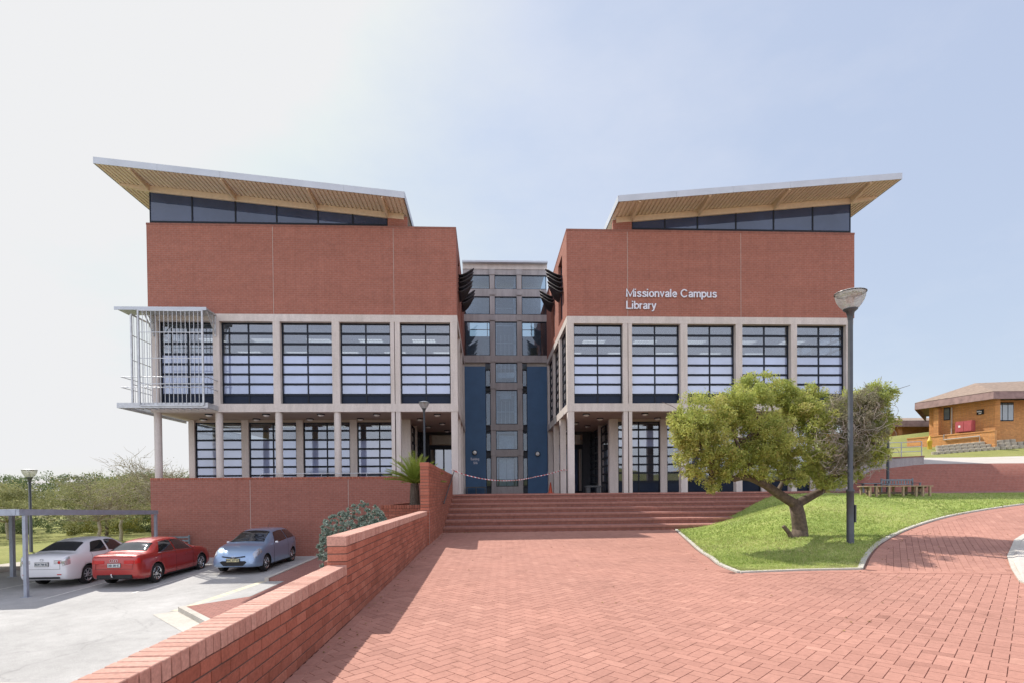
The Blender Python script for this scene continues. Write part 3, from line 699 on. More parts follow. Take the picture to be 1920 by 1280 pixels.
for side in 'lr':
    X = mir(side)
    def bx(b, x0, x1, *a): b.box(X(x0), X(x1), *a)
    # upper brick box
    b = MB(); bx(b, -15.07, -1.30, 24.73, 24.98, 9.53, 13.47)
    bx(b, -15.07, -14.82, 24.98, 45.9, 9.53, 13.47); 
    # inner side wall, with two recessed glazed slots
    ySl = [(26.2, 27.6), (29.2, 30.6)]
    segs = [24.98]+[v for s_ in ySl for v in s_]+[45.9]
    for i in range(0, len(segs), 2): bx(b, -1.55, -1.30, segs[i], segs[i+1], 9.53, 13.47)
    for a_, c_ in ySl: bx(b, -1.55, -1.30, a_, c_, 13.0, 13.47); bx(b, -1.55, -1.30, a_, c_, 9.53, 9.9)
    b.build('brick_wall', 'brick', LIB)
    b = MB(); bx(b, -15.08, -1.29, 24.72, 25.0, 13.47, 13.56); bx(b, -1.57, -1.29, 25.0, 46, 13.47, 13.56); bx(b, -15.08, -14.80, 25.0, 46, 13.47, 13.56)
    b.build('parapet_coping', 'step_brick', LIB)
    for a_, c_ in ySl:
        m = MB(); xx = X(-1.47)
        for q in (a_, (a_+c_)/2-.02, c_-.05): m.box(xx-.03, xx+.03, q, q+.05, 9.9, 13.0)
        m.box(xx-.02, xx+.02, a_+.05, c_-.05, 9.9, 9.95); m.box(xx-.02, xx+.02, a_+.05, c_-.05, 12.95, 13.0)
        w = m.build('window', 'frame', LIB)
        m = MB(); m.box(xx-.005, xx+.005, a_+.03, c_-.03, 9.92, 12.98); m.build('pane', 'darkglass', w)
    for x in (-9.55, -4.15):
        b = MB(); bx(b, x-.010, x+.010, 24.722, 24.74, 9.53, 13.46); b.build('expansion_joint', 'joint', LIB)
    # concrete frame
    b = MB(); bx(b, -15.0, -1.28, 24.70, 25.05, 9.205, 9.53); b.build('concrete_beam', 'concrete', LIB)
    b = MB(); bx(b, -15.0, -1.28, 24.69, 25.05, 5.15, 5.52); b.build('concrete_beam', 'concrete', LIB)
    for z0, z1 in ((9.205, 9.53), (5.15, 5.52)):
        b = MB(); bx(b, -1.60, -1.28, 25.05, 33.0, z0, z1); b.build('concrete_beam', 'concrete', LIB)
        b = MB(); bx(b, -15.0, -14.7, 25.05, 33.0, z0, z1); b.build('concrete_beam', 'concrete', LIB)
    piers = [(-14.96, -14.66), (-12.25, -11.96), (-9.60, -9.29), (-6.97, -6.64), (-4.34, -4.165), (-4.135, -3.91), (-1.61, -1.29)]
    for x0, x1 in piers:
        b = MB(); bx(b, x0, x1, 24.705, 25.05, 5.52, 9.205); b.build('pier', 'concrete', LIB)
    # ground floor columns
    for x0, x1 in piers:
        b = MB(); xc = (x0+x1)/2
        if side == 'l' and x1 < -5:
            b.lathe([(.155, DECK), (.155, 5.15)], (X(xc), 24.88, 0), 20); b.build('column', 'concrete', LIB, smooth=True)
        else:
            bx(b, x0+.01, x1-.01, 24.71, 25.02, DECK if side == 'r' or x1 > -2 else DECK, 5.15); b.build('column', 'concrete', LIB)
    # side piers facing the gap and outer side
    for y in (27.25, 29.9, 32.6):
        b = MB(); bx(b, -1.60, -1.29, y, y+.32, 5.52, 9.205); b.build('pier', 'concrete', LIB)
        b = MB(); bx(b, -1.59, -1.30, y+.01, y+.31, DECK, 5.15); b.build('column', 'concrete', LIB)
        b = MB(); bx(b, -14.98, -14.68, y, y+.32, 5.52, 9.205); b.build('pier', 'concrete', LIB)
    # upper windows on the front
    bays = [(-14.66, -12.25), (-11.96, -9.60), (-9.29, -6.97), (-6.64, -4.34), (-3.91, -1.61)]
    for x0, x1 in bays: window(X(x0), X(x1), 24.97, ROWZ, 'dffffccc')
    for y0, y1 in ((25.05, 27.25), (27.57, 29.9), (30.22, 32.6)):
        window(y0, y1, X(-1.46), ROWZ, 'dccccccc', axis='x')
        window(y0, y1, X(-14.85), ROWZ, 'dccccccc', axis='x')
    # ground floor glazing, one bay back
    gcol = [(-14.79, -14.51), (-12.22, -11.88), (-9.53, -9.2), (-6.87, -6.52), (-4.3, -3.84)]
    for x0, x1 in gcol:
        b = MB(); bx(b, x0, x1, 27.30, 27.62, DECK, 5.15); b.build('pier', 'concrete', LIB)
    for (a0, a1), (c0_, c1_) in zip(gcol, gcol[1:]):
        window(X(a1), X(c0_), 27.45, GROW, 'ffffffcc' if side == 'l' else 'dccccffc'); 
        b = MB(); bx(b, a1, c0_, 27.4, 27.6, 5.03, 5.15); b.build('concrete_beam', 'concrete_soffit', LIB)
    for y0, y1 in ((27.62, 29.9), (30.2, 33)):
        window(y0, y1, X(-4.0), GROW, 'dccccccc', axis='x')
    for y0 in (29.9,):
        b = MB(); bx(b, -4.16, -3.86, y0, y0+.3, DECK, 5.15); b.build('pier', 'concrete', LIB)
    window(27.62, 33, X(-14.65), GROW, 'dccccccc', axis='x')
    # slabs, rooms
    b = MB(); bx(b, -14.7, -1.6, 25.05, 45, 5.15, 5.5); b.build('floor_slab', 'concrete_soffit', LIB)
    b = MB(); bx(b, -14.65, -1.62, 25.2, 45, 9.25, 9.5); b.build('ceiling', 'room_ceil', LIB)
    b = MB(); bx(b, -14.6, -1.6, 26.0, 26.25, 8.98, 9.25); bx(b, -14.6, -1.6, 36.0, 36.2, 5.5, 7.6); b.build('room_wall', 'room_ceil' if side == 'l' else 'room_ceil', LIB)
    b = MB(); bx(b, -14.6, -1.6, 40, 40.2, 5.5, 9.25); bx(b, -14.6, -4.2, 38, 38.2, DECK, 5.15); bx(b, -14.6, -1.6, 44.9, 45.9, DECK, 9.5); b.build('room_wall', 'room', LIB)
    # lobby back wall with doors
    b = MB()
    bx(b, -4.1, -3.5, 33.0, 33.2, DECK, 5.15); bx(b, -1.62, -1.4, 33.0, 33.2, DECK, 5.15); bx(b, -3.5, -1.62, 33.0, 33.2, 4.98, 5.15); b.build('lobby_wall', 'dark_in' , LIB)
    b = MB(); bx(b, -3.35, -1.62, 33.02, 33.1, 4.40, 4.96); b.build('lobby_panel', 'cream', LIB)
    b = MB(); bx(b, -3.5, -1.62, 33.0, 33.14, 4.08, 4.36); 
    for q in (-3.5, -3.24, -2.66, -1.72): bx(b, q, q+.08, 33.0, 33.12, DECK, 4.08)
    bx(b, -3.42, -1.72, 33.0, 33.1, DECK, DECK+.12); d = b.build('entrance_door', 'frame', LIB)
    b = MB(); bx(b, -3.16, -2.66, 33.05, 33.07, DECK+.12, 4.08); bx(b, -2.58, -1.72, 33.05, 33.07, DECK+.12, 4.08); b.build('pane', 'film' if side == 'l' else 'darkglass', d)
    # clerestory
    sl = -.0953
    def zb(x): return 15.09+sl*(x+15.16)
    xs_ = [-15.1, -13.23, -11.31, -9.47, -7.61, -6.04, -4.46]
    for x0, x1 in zip(xs_, xs_[1:]):
        b = MB(); P = [(X(x0+.03), 13.5), (X(x1-.03), 13.5), (X(x1-.03), zb(x1)), (X(x0+.03), zb(x0))]
        for q0, q1 in ((x0, x0+.03), (x1-.03, x1)): b.prism([(X(q0), 13.5), (X(q1), 13.5), (X(q1), zb(q1)), (X(q0), zb(q0))], 'y', 25.03, 25.11)
        b.box(X(x0+.03), X(x1-.03), 25.03, 25.11, 13.72, 13.80)
        w = b.build('clerestory_window', 'frame', LIB)
        b = MB(); b.prism(P, 'y', 25.06, 25.075); b.build('pane', 'darkglass', w)
    b = MB(); bx(b, -15.1, -15.02, 25.11, 44, 13.5, 15.05); b.build('clerestory_window', 'darkglass', LIB)
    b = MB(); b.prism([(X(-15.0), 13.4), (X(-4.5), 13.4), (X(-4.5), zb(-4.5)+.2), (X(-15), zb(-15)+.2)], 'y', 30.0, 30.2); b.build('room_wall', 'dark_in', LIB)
    b = MB(); bx(b, -4.44, -3.55, 25.0, 25.2, 13.4, zb(-4)+.1); b.build('brick_wall', 'brick', LIB)
    b = MB(); bx(b, -15.0, -1.4, 24.98, 45.9, 13.2, 13.38); b.build('flat_roof', 'rooftop', LIB)
    # edge beam above the clerestory and tilted roof
    b = MB(); b.prism([(X(-15.25), zb(-15.25)), (X(-3.7), zb(-3.7)), (X(-3.7), zb(-3.7)+.26), (X(-15.25), zb(-15.25)+.26)], 'y', 24.98, 25.16); b.build('roof_beam', 'rafter', LIB)
    YR0, YR1, XA, XB = 23.62, 46.0, -16.5, -3.47
    def zu(x): return zb(x)+.262
    b = MB(); n = int((XB-XA)/.19); P = []
    for i in range(n):  # corrugated soffit sheet, ribs running front to back
        x = XA+.03+i*(XB-XA-.06)/n; p = (XB-XA-.06)/n
        P += [(x, zu(x)+.0), (x+p*.62, zu(x+p*.62)), (x+p*.70, zu(x+p*.7)+.045), (x+p*.92, zu(x+p*.92)+.045)]
    P.append((XB-.03, zu(XB-.03)))
    vs = [(X(x), YR0+.02, z) for x, z in P]+[(X(x), YR1-.02, z) for x, z in P]; n = len(P)
    b.add(vs, [(i, i+1, i+1+n, i+n) for i in range(n-1)]); b.build('soffit', 'soffit', LIB)
    rf = MB(); rf.prism([(X(XA), zu(XA)+.20), (X(XB), zu(XB)+.20), (X(XB), zu(XB)+.26), (X(XA), zu(XA)+.26)], 'y', YR0+.02, YR1); ro = rf.build('roof', 'rooftop', LIB)
    seg = 5
    for i in range(seg):
        a0 = XA+(XB-XA)*i/seg; a1 = XA+(XB-XA)*(i+1)/seg-.006
        b = MB(); b.prism([(X(a0), zu(a0)-.005), (X(a1), zu(a1)-.005), (X(a1), zu(a1)+.275), (X(a0), zu(a0)+.275)], 'y', YR0-.012, YR0+.012); b.build('fascia', 'fascia', ro)
    for xq in (XA-.012, XB+.012):
        b = MB(); b.box(X(xq-.012), X(xq+.012), YR0-.01, YR1, zu(xq)-.005, zu(xq)+.275); b.build('fascia', 'fascia', ro)
    for x in (-15.1, -11.3, -7.65, -4.45):
        b = MB(); z = zu(x); b.prism([(YR0+.06, z-.06), (25.0, z-.262), (25.0, z-.004), (YR0+.06, z-.004)], 'x', X(x)-.045, X(x)+.045)
        b.box(X(x)-.06, X(x)+.06, YR0+.10, 25.0, z-.018, z-.006)
        b.build('rafter', 'rafter', LIB)
    b = MB(); b.prism([(X(-15.1), zu(-15.1)-.26), (X(-16.4), zu(-16.4)-.09), (X(-16.4), zu(-16.4)-.004), (X(-15.1), zu(-15.1)-.004)], 'y', 25.02, 25.14)
    b.prism([(X(-15.1), zu(-15.1)-.26), (X(-16.4), zu(-16.4)-.09), (X(-16.4), zu(-16.4)-.004), (X(-15.1), zu(-15.1)-.004)], 'y', 28.7, 28.82); b.build('outrigger', 'rafter', LIB)
    # sun scoops over the side slots
    for cy, cz, nf in ((26.7, 12.35, 5), (29.8, 12.45, 3)):
        sc = thing('sun_scoop', 'near cluster' if cy < 28 else 'far cluster', 'sunshade', (X(-1.3), cy, cz), 0, 'bronze sun scoops on the inner walls')
        sc['label'] = ('larger ' if cy < 28 else 'smaller ')+'dark bronze sun scoop of curved pointed blades on the '+('left' if side == 'l' else 'right')+' wing wall'
        for k in range(nf):
            b = MB(); n1, n2 = 8, 6; vs = []
            z0 = cz+.1-.22*k-(.08 if k > 2 else 0); pr = .74-.02*k
            y0, y1 = cy-.95+.10*k, cy+.75
            for i in range(n1+1):
                t = 2*i/n1-1
                for j in range(n2+1):
                    q = j/n2
                    vs.append((X(-1.28+pr*q), cy+.1-.1*k+t*.72*(1-.93*q**1.7), z0-.40*math.cos(q*PI/2)**1.1*(1+.25*t*t)+.10*q*q))
            fs = [(i*(n2+1)+j, i*(n2+1)+j+1, (i+1)*(n2+1)+j+1, (i+1)*(n2+1)+j) for i in range(n1) for j in range(n2)]
            b.add(vs, fs); o = b.build('blade', 'scoop', sc, smooth=True)
            md = o.modifiers.new('t', 'SOLIDIFY'); md.thickness = .025

# glazed link between the wings
YL = 33.0
lk = MB(); lk.box(-1.35, 3.85, YL-.02, YL+.25, 15.09, 15.4); lk.build('link_roof', 'concrete', LIB)
b = MB(); b.box(-1.36, 3.86, 32.7, 36.9, 15.4, 15.5); b.build('link_roof', 'fascia', LIB)
b = MB(); b.box(-1.35, 3.85, YL+.02, YL+.3, 14.76, 15.09); b.build('concrete_beam', 'concrete_raw', LIB)
for z0, z1 in ((13.43, 13.88), (11.9, 12.32), (9.41, 9.83)):
    b = MB(); b.box(-1.3, 3.82, YL-(.05 if z0 < 10 else 0), YL+.3, z0, z1); b.build('concrete_beam', 'concrete_raw', LIB)
for z0, z1 in ((7.74, 8.17), (5.24, 5.62), (3.63, 4.06), (DECK, 1.78)):
    b = MB(); b.box(.605, 1.955, YL+.01, YL+.3, z0, z1); b.build('concrete_beam', 'concrete_raw', LIB)
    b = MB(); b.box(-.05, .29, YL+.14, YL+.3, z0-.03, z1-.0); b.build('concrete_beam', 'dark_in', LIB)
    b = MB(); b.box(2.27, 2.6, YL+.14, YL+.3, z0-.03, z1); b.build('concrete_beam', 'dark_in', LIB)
for x0, x1 in ((.30, .60), (1.96, 2.26)):
    b = MB(); zz = [DECK, 9.41, 9.83, 11.9, 12.32, 13.43, 13.88, 14.76]
    b.box(x0, x1, YL-.03, YL+.3, zz[0], 9.41)
    for i in (2, 4, 6): b.box(x0, x1, YL-.03, YL+.3, zz[i], zz[i+1])
    b.build('column', 'concrete_raw', LIB)
    for z in (3.85, 5.43, 7.96, 9.62, 12.11, 13.66, 14.9):
        b = MB(); b.box(x0-.02, x1+.02, YL-.075, YL-.031, z-.16, z+.16)
        for q in (-.1, .1):
            for w_ in (-.1, .1): b.box((x0+x1)/2+q-.015, (x0+x1)/2+q+.015, YL-.085, YL-.075, z+w_-.015, z+w_+.015)
        b.build('steel_plate', 'concrete_raw', LIB)
def lpane(x0, x1, z0, z1, mat='linkglass'):
    m = MB(); m.box(x0, x0+.04, YL+.02, YL+.12, z0, z1); m.box(x1-.04, x1, YL+.02, YL+.12, z0, z1); m.box(x0+.04, x1-.04, YL+.02, YL+.12, z0, z0+.04); m.box(x0+.04, x1-.04, YL+.02, YL+.12, z1-.05, z1)
    w = m.build('window', 'frame', LIB)
    m = MB(); m.box(x0+.03, x1-.03, YL+.06, YL+.072, z0+.03, z1-.03); m.build('pane', mat, w); return w
for z0, z1 in ((13.88, 14.76), (12.32, 13.43), (9.83, 11.9)):
    for x0, x1 in ((-1.24, .30), (.60, 1.96), (2.26, 3.80)): lpane(x0, x1, z0, z1)
for z0, z1 in ((8.17, 9.41), (5.62, 7.74), (4.06, 5.24), (1.78, 3.63)): lpane(.60, 1.96, z0, z1)
for z0, z1 in ((7.94, 8.98), (5.55, 7.57), (3.96, 5.11), (1.79, 3.57)):
    lpane(-.02, .30, z0, z1, 'linkglass'); lpane(2.26, 2.56, z0, z1, 'linkglass')
for x0, x1 in ((-1.30, -.02), (2.56, 3.80)):
    b = MB(); b.box(x0, x1, YL+.02, YL+.25, DECK, 9.18); b.build('blue_wall', 'blue', LIB)
    b = MB(); b.box(x0, x1, YL+.10, YL+.3, 9.18, 9.41); b.build('cream_panel', 'cream', LIB)
# lift shaft and rooms behind the link glass
b = MB()
for z in (5.24, 9.41): b.box(-1.3, 3.8, YL+1.7, 36.5, z, z+.3)
b.box(-1.3, 3.8, 36.5, 36.7, DECK, 12.0); b.box(-1.3, 3.8, 36.5, 36.7, 12.95, 15.1); b.box(-1.3, -1.05, 36.5, 36.7, 12.0, 12.95); b.box(.45, 2.35, 36.5, 36.7, 12.0, 12.95); b.box(3.35, 3.8, 36.5, 36.7, 12.0, 12.95); b.build('room_wall', 'room', LIB)
for x0, x1 in ((-1.05, .45), (2.35, 3.35)):
    m = MB(); m.box(x0, x1, 36.58, 36.62, 12.45, 12.50); m.box(x0+(x1-x0)*.78, x0+(x1-x0)*.78+.05, 36.58, 36.62, 12.0, 12.44); m.box(x0+(x1-x0)*.78, x0+(x1-x0)*.78+.05, 36.58, 36.62, 12.51, 12.95); m.build('rear_window', 'frame', LIB)
lift = MB()
for x in (.66, 1.86):
    for y in (YL+.4, YL+1.6): lift.box(x-.035, x+.035, y-.035, y+.035, DECK, 14.8)
for z in np.arange(2.2, 14.8, 1.1): lift.box(.66, 1.86, YL+1.58, YL+1.62, z, z+.05); lift.box(.64, .68, YL+.4, YL+1.6, z, z+.05); lift.box(1.84, 1.88, YL+.4, YL+1.6, z, z+.05)
for x in (1.0, 1.26, 1.52): lift.box(x-.015, x+.015, YL+1.5, YL+1.54, 5.6, 11.5)
lift.build('lift_frame', 'steel_lt', LIB)
b = MB(); b.box(.80, 1.24, YL+.5, YL+.54, DECK+.45, 3.5); b.box(1.27, 1.72, YL+.5, YL+.54, DECK+.45, 3.5); b.build('lift_door', 'opal', LIB)
b = MB(); b.box(.75, 1.78, YL+.6, YL+1.5, 8.6, 8.95); b.box(.9, 1.6, YL+.6, YL+1.5, 7.3, 8.0); b.box(.8, 1.75, YL+.6, YL+1.4, 4.15, 5.0); b.build('lift_car', 'steel_lt', LIB)
b = MB(); b.box(2.9, 3.35, YL+1.0, YL+1.5, 9.75, 10.6); b.build('wooden_cabinet', 'wood', LIB)

# soffit lights
SL = [(-12.8, 25.35, 'f'), (-10.2, 25.35, 'f'), (-7.7, 25.35, 'f'), (-5.12, 25.35, 'f'), (-13.85, 26.9, 'b'), (-11.3, 26.9, 'b'), (-8.7, 26.9, 'b'), (-6.24, 26.9, 'b'),
      (-2.31, 25.5, 'l'), (-3.3, 27.0, 'l'), (-2.34, 28.7, 'l'), (-3.23, 30.0, 'l'), (-2.35, 32.1, 'l')]
ORD = ['first', 'second', 'third', 'fourth', 'fifth']
L0 = None
for side in 'lr':
    X = mir(side); cnt = {}
    for x, y, k in SL:
        i = cnt.get(k, 0); cnt[k] = i+1
        sd = 'left' if side == 'l' else 'right'
        if k == 'l': lab = f'round soffit light over the {sd} lobby passage, {ORD[i]} from the front'
        else: lab = f'round soffit light under the {sd} arcade, {"front" if k == "f" else "rear"} row, {ORD[i]} from the outer end'
        if L0 is None:
            L0 = thing('soffit_light', lab, 'ceiling light', (X(x), y, 5.15), 0, 'round lights under the arcades')
            b = MB(); b.lathe([(.001, .0), (.17, 0), (.175, -.04), (.15, -.055), (.14, -.05)], n=20); b.build('rim', 'frame', L0, fix=False)
            b = MB(); b.lathe([(.145, -.05), (.12, -.09), (.07, -.115), (.001, -.12)], n=20); b.build('dome', 'opal', L0, smooth=True, fix=False)
        else:
            c = copy_tree(L0); c.location = (X(x), y, 5.15); c['label'] = lab
# louvred lights inside, seen through the clear panes
F0 = None
for side in 'lr':
    X = mir(side)
    for fl, zc_ in (('upper', 9.25), ('ground', 5.15)):
        xs5 = (-13.4, -10.8, -8.1, -5.5, -2.8) if fl == 'upper' else (-13.1, -10.6, -7.9, -5.3)
        for row, yy in enumerate((27.7, 30.1) if fl == 'upper' else (29.6,)):
            for i, x in enumerate(xs5):
                lab = f'{"nearer" if row == 0 and fl == "upper" else "farther" if fl == "upper" else "lit"} ceiling light behind {"left" if side == "l" else "right"} wing {fl} window {["one", "two", "three", "four", "five"][i]} from outer end'
                xx = X(x+(.5 if row else -.35))
                if F0 is None:
                    F0 = thing('office_light', lab, 'ceiling light', (xx, yy, zc_), 0, 'louvred lights inside the library')
                    b = MB(); b.box(-.6, .6, -.3, .3, -.05, 0)
                    for q in np.arange(-.45, .5, .15): b.box(q-.012, q+.012, -.27, .27, -.085, -.058)
                    b.build('housing', 'white', F0, fix=False)
                    b = MB(); b.box(-.57, .57, -.27, -.06, -.057, -.052); b.box(-.57, .57, .06, .27, -.057, -.052); b.build('tube', 'tube', F0, fix=False)
                else:
                    c = copy_tree(F0); c.location = (xx, yy, zc_); c['label'] = lab

# stroke lettering: grotesque capitals and lower case cut from flat bar
def ell(cx, cy, rx, ry, a0=0, a1=360, n=18): return [(cx+rx*math.cos(R(a0+(a1-a0)*i/n)), cy+ry*math.sin(R(a0+(a1-a0)*i/n))) for i in range(n+1)]
_O = ell(.22, .35, .21, .29)
GL = {'M': (.92, [[(0, 0), (0, .94), (.37, .10), (.74, .94), (.74, 0)]]), 'i': (.22, [[(0, 0), (0, .70)], [(0, .86), (0, 1)]]), 'l': (.22, [[(0, 0), (0, 1)]]), 'o': (.62, [ell(.22, .35, .22, .30)]),
 's': (.56, [[(.40, .52), (.34, .62), (.21, .65), (.09, .61), (.06, .50), (.13, .41), (.28, .34), (.38, .27), (.40, .16), (.32, .07), (.19, .05), (.07, .09), (.02, .19)]]),
 'n': (.56, [[(0, 0), (0, .70)], [(0, .46), (.07, .60), (.2, .65), (.32, .60), (.37, .46), (.37, 0)]]), 'v': (.55, [[(0, .70), (.20, .06), (.40, .70)]]),
 'a': (.58, [[(.03, .50), (.10, .62), (.22, .65), (.34, .60), (.37, .48), (.37, .10), (.40, 0)], [(.37, .38), (.2, .35), (.06, .28), (.03, .17), (.09, .07), (.20, .05), (.31, .10), (.37, .22)]]),
 'e': (.60, [[(.02, .36), (.41, .36), (.39, .50), (.32, .61), (.21, .65), (.09, .58), (.02, .42), (.03, .24), (.10, .10), (.22, .05), (.33, .08), (.40, .18)]]),
 'C': (.84, [ell(.34, .5, .34, .445, 38, 322, 22)]), 'm': (.86, [[(0, 0), (0, .70)], [(0, .46), (.07, .60), (.18, .65), (.29, .60), (.33, .46), (.33, 0)], [(.33, .46), (.40, .60), (.51, .65), (.62, .60), (.66, .46), (.66, 0)]]),
 'p': (.60, [[(0, -.28), (0, .70)], _O]), 'b': (.60, [[(0, 0), (0, 1)], _O]), 'd': (.60, [[(.42, 0), (.42, 1)], _O]), 'g': (.60, [[(.42, .70), (.42, -.06), (.36, -.18), (.22, -.23), (.07, -.18)], _O]),
 'u': (.58, [[(0, .70), (0, .20), (.06, .09), (.17, .05), (.30, .10), (.37, .22)], [(.37, .70), (.37, 0)]]), 'L': (.62, [[(0, 1), (0, .065), (.50, .065)]]), 'r': (.36, [[(0, 0), (0, .70)], [(0, .42), (.07, .58), (.24, .64)]]),
 'y': (.54, [[(0, .70), (.21, .06)], [(.41, .70), (.17, -.12), (.08, -.21), (-.02, -.21)]]), 'B': (.68, [[(0, .065), (0, .935), (.28, .935), (.41, .86), (.41, .64), (.28, .53), (0, .53)], [(.28, .53), (.46, .44), (.46, .17), (.30, .065), (0, .065)]]),
 '5': (.62, [[(.42, .93), (.10, .93), (.05, .50), (.2, .60), (.35, .56), (.43, .40), (.40, .18), (.28, .06), (.12, .07), (.02, .2)]]), '0': (.62, [ell(.23, .5, .21, .44)]), '6': (.62, [ell(.23, .30, .21, .24), [(.02, .30), (.06, .70), (.2, .92), (.38, .86)]]), '4': (.62, [[(.34, 0), (.34, .94), (.02, .28), (.48, .28)]]), ' ': (.34, [])}
def lettering(txt, x, z, y, size, mat, parent, xs=1.0, w=.15, depth=.05, T4=None):
    b = MB(); cx = 0
    for ch in txt:
        adv, strokes = GL[ch]
        for si, P in enumerate(strokes):
            cl_ = (abs(P[0][0]-P[-1][0])+abs(P[0][1]-P[-1][1])) < 1e-6; P = P[:-1] if cl_ else P; n = len(P); Lf = []; Rt = []
            for i in range(n):
                p = Vector(P[i]); a = Vector(P[(i-1) % n]) if (i > 0 or cl_) else None; c = Vector(P[(i+1) % n]) if (i < n-1 or cl_) else None
                d1 = (p-a).normalized() if a is not None else (c-p).normalized(); d2 = (c-p).normalized() if c is not None else d1
                nn = Vector((-d1.y-d2.y, d1.x+d2.x)); nn = nn.normalized() if nn.length > 1e-5 else Vector((-d1.y, d1.x)); k = min(1.9, 1/max(.35, nn.dot(Vector((-d1.y, d1.x)))))
                Lf.append(p+nn*k*w/2); Rt.append(p-nn*k*w/2)
            m = n if cl_ else n-1
            for i in range(m):
                j = (i+1) % n; q = [Lf[i], Lf[j], Rt[j], Rt[i]]
                vs = [Vector(((cx+v.x)*size*xs, dd, v.y*size)) for dd in (0, -depth-.004*si) for v in q]
                vs = [T4 @ v for v in vs] if T4 is not None else [v+Vector((x, y, z)) for v in vs]
                b.add(vs, [(0, 1, 2, 3), (7, 6, 5, 4), (0, 4, 5, 1), (2, 6, 7, 3)]+([(1, 5, 6, 2)] if (i == m-1 and not cl_) else [])+([(3, 7, 4, 0)] if (i == 0 and not cl_) else []))
        cx += adv
    return b.build('lettering', mat, parent)
# wall sign, round wall lamps, small building sign
sg = thing('wall_sign', 'silver raised letters reading Missionvale Campus Library on the right wing', 'sign', (6.55, 24.7, 10))
lettering('Missionvale Campus', 6.60, 10.43, 24.725, .37, 'sign_letter', sg, 1.17, .14)
lettering('Library', 6.60, 9.87, 24.725, .37, 'sign_letter', sg, 1.17, .14)
ws = thing('building_sign', 'small pale lettering reading Building 506 on the left blue wall', 'sign', (-.72, 32.98, 3.5))
lettering('Building', -.96, 3.42, 33.018, .15, 'sign_letter', ws, .95, .13, .015)
lettering('506', -.80, 3.18, 33.018, .15, 'sign_letter', ws, .95, .13, .015)
for x, z, sd in ((-.72, 3.88, 'left'), (3.17, 3.78, 'right')):
    t = thing('wall_lamp', f'round white bulkhead lamp in a black ring on the {sd} blue wall', 'wall lamp', (x, 33.0, z), 0, 'round lamps on the blue walls')
    b = MB(); b.lathe([(.001, .02), (.16, .02), (.16, -.05), (.12, -.06)], (x, 33, z), 20, 'y'); b.build('ring', 'black', t)
    b = MB(); b.lathe([(.125, -.05), (.10, -.10), (.05, -.12), (.001, -.125)], (x, 33, z), 20, 'y'); b.build('dome', 'opal', t, smooth=True)

# ------------------------------------------------------------------ balcony cage on the left wing
BL = thing('steel_balcony', 'galvanised steel balcony cage with flat canopy on the left end of the left wing', 'balcony', (-13.3, 23.8, 5.1))
b = MB(); b.box(-15.88, -12.06, 23.80, 24.69, 9.43, 9.49); b.build('canopy', 'steel', BL)
b = MB(); b.box(-15.90, -12.04, 23.77, 23.80, 9.37, 9.51); b.build('canopy_edge', 'fascia', BL)
def grid(b, x0, x1, y, z0, z1, nb, axis):
    def bar(a0, a1, c0, c1, w):
        if axis == 'x': b.box(a0-w, a1+w, y-w, y+w, c0, c1)
        else: b.box(y-w, y+w, a0-w, a1+w, c0, c1)
    for a in (x0, x1): bar(a, a, z0, z1, .033)
    for z in (z0, z1): bar(x0+.04, x1-.04, z-.03, z+.03, .022)
    for i in range(1, nb): a = x0+(x1-x0)*i/nb; bar(a, a, z0+.03, z1-.03, .009)
    for z in (z0+(z1-z0)*.23, z0+(z1-z0)*.50, z0+(z1-z0)*.77): bar(x0+.04, x1-.04, z-.014, z+.014, .011)
b = MB(); grid(b, -14.88, -12.20, 23.74, 5.30, 9.34, 15, 'x'); b.build('screen', 'steel', BL)
b = MB(); grid(b, 23.86, 25.6, -15.25, 5.34, 9.2, 10, 'y'); b.build('screen', 'steel', BL)
for z in (6.54, 6.09):
    b = MB(); b.tube([(-12.08, 24.7, z), (-12.08, 23.82, z), (-15.70, 23.82, z), (-15.35, 28.6, z)], .02, 6); b.build('rail', 'steel', BL)
b = MB(); b.box(-15.86, -12.04, 23.77, 23.83, 5.20, 5.42); b.box(-15.86, -15.80, 23.83, 29.0, 5.20, 5.42); b.box(-12.10, -12.04, 23.83, 24.69, 5.20, 5.42); b.build('floor_frame', 'steel', BL)
b = MB()
for y in np.arange(23.88, 24.64, .10): b.box(-15.80, -12.10, y, y+.03, 5.29, 5.33)
for y in np.arange(24.7, 28.9, .13): b.box(-15.80, -15.02, y, y+.03, 5.29, 5.33)
for x in np.arange(-15.6, -12.1, .3): b.box(x, x+.012, 23.83, 24.69, 5.25, 5.29)
b.build('floor_grating', 'steel', BL)
for x in (-14.8, -12.11):
    b = MB(); b.tube([(x, 24.70, 8.55), (x, 23.95, 9.38)], .028, 6); b.tube([(x, 24.66, 8.50), (x, 24.66, 9.4)], .035, 6); b.tube([(x, 24.70, 9.0), (x, 24.2, 9.36)], .018, 6)
    b.tube([(x, 24.45, 8.8), (x, 24.45, 9.4)], .015, 6); b.build('bracket', 'steel', BL)
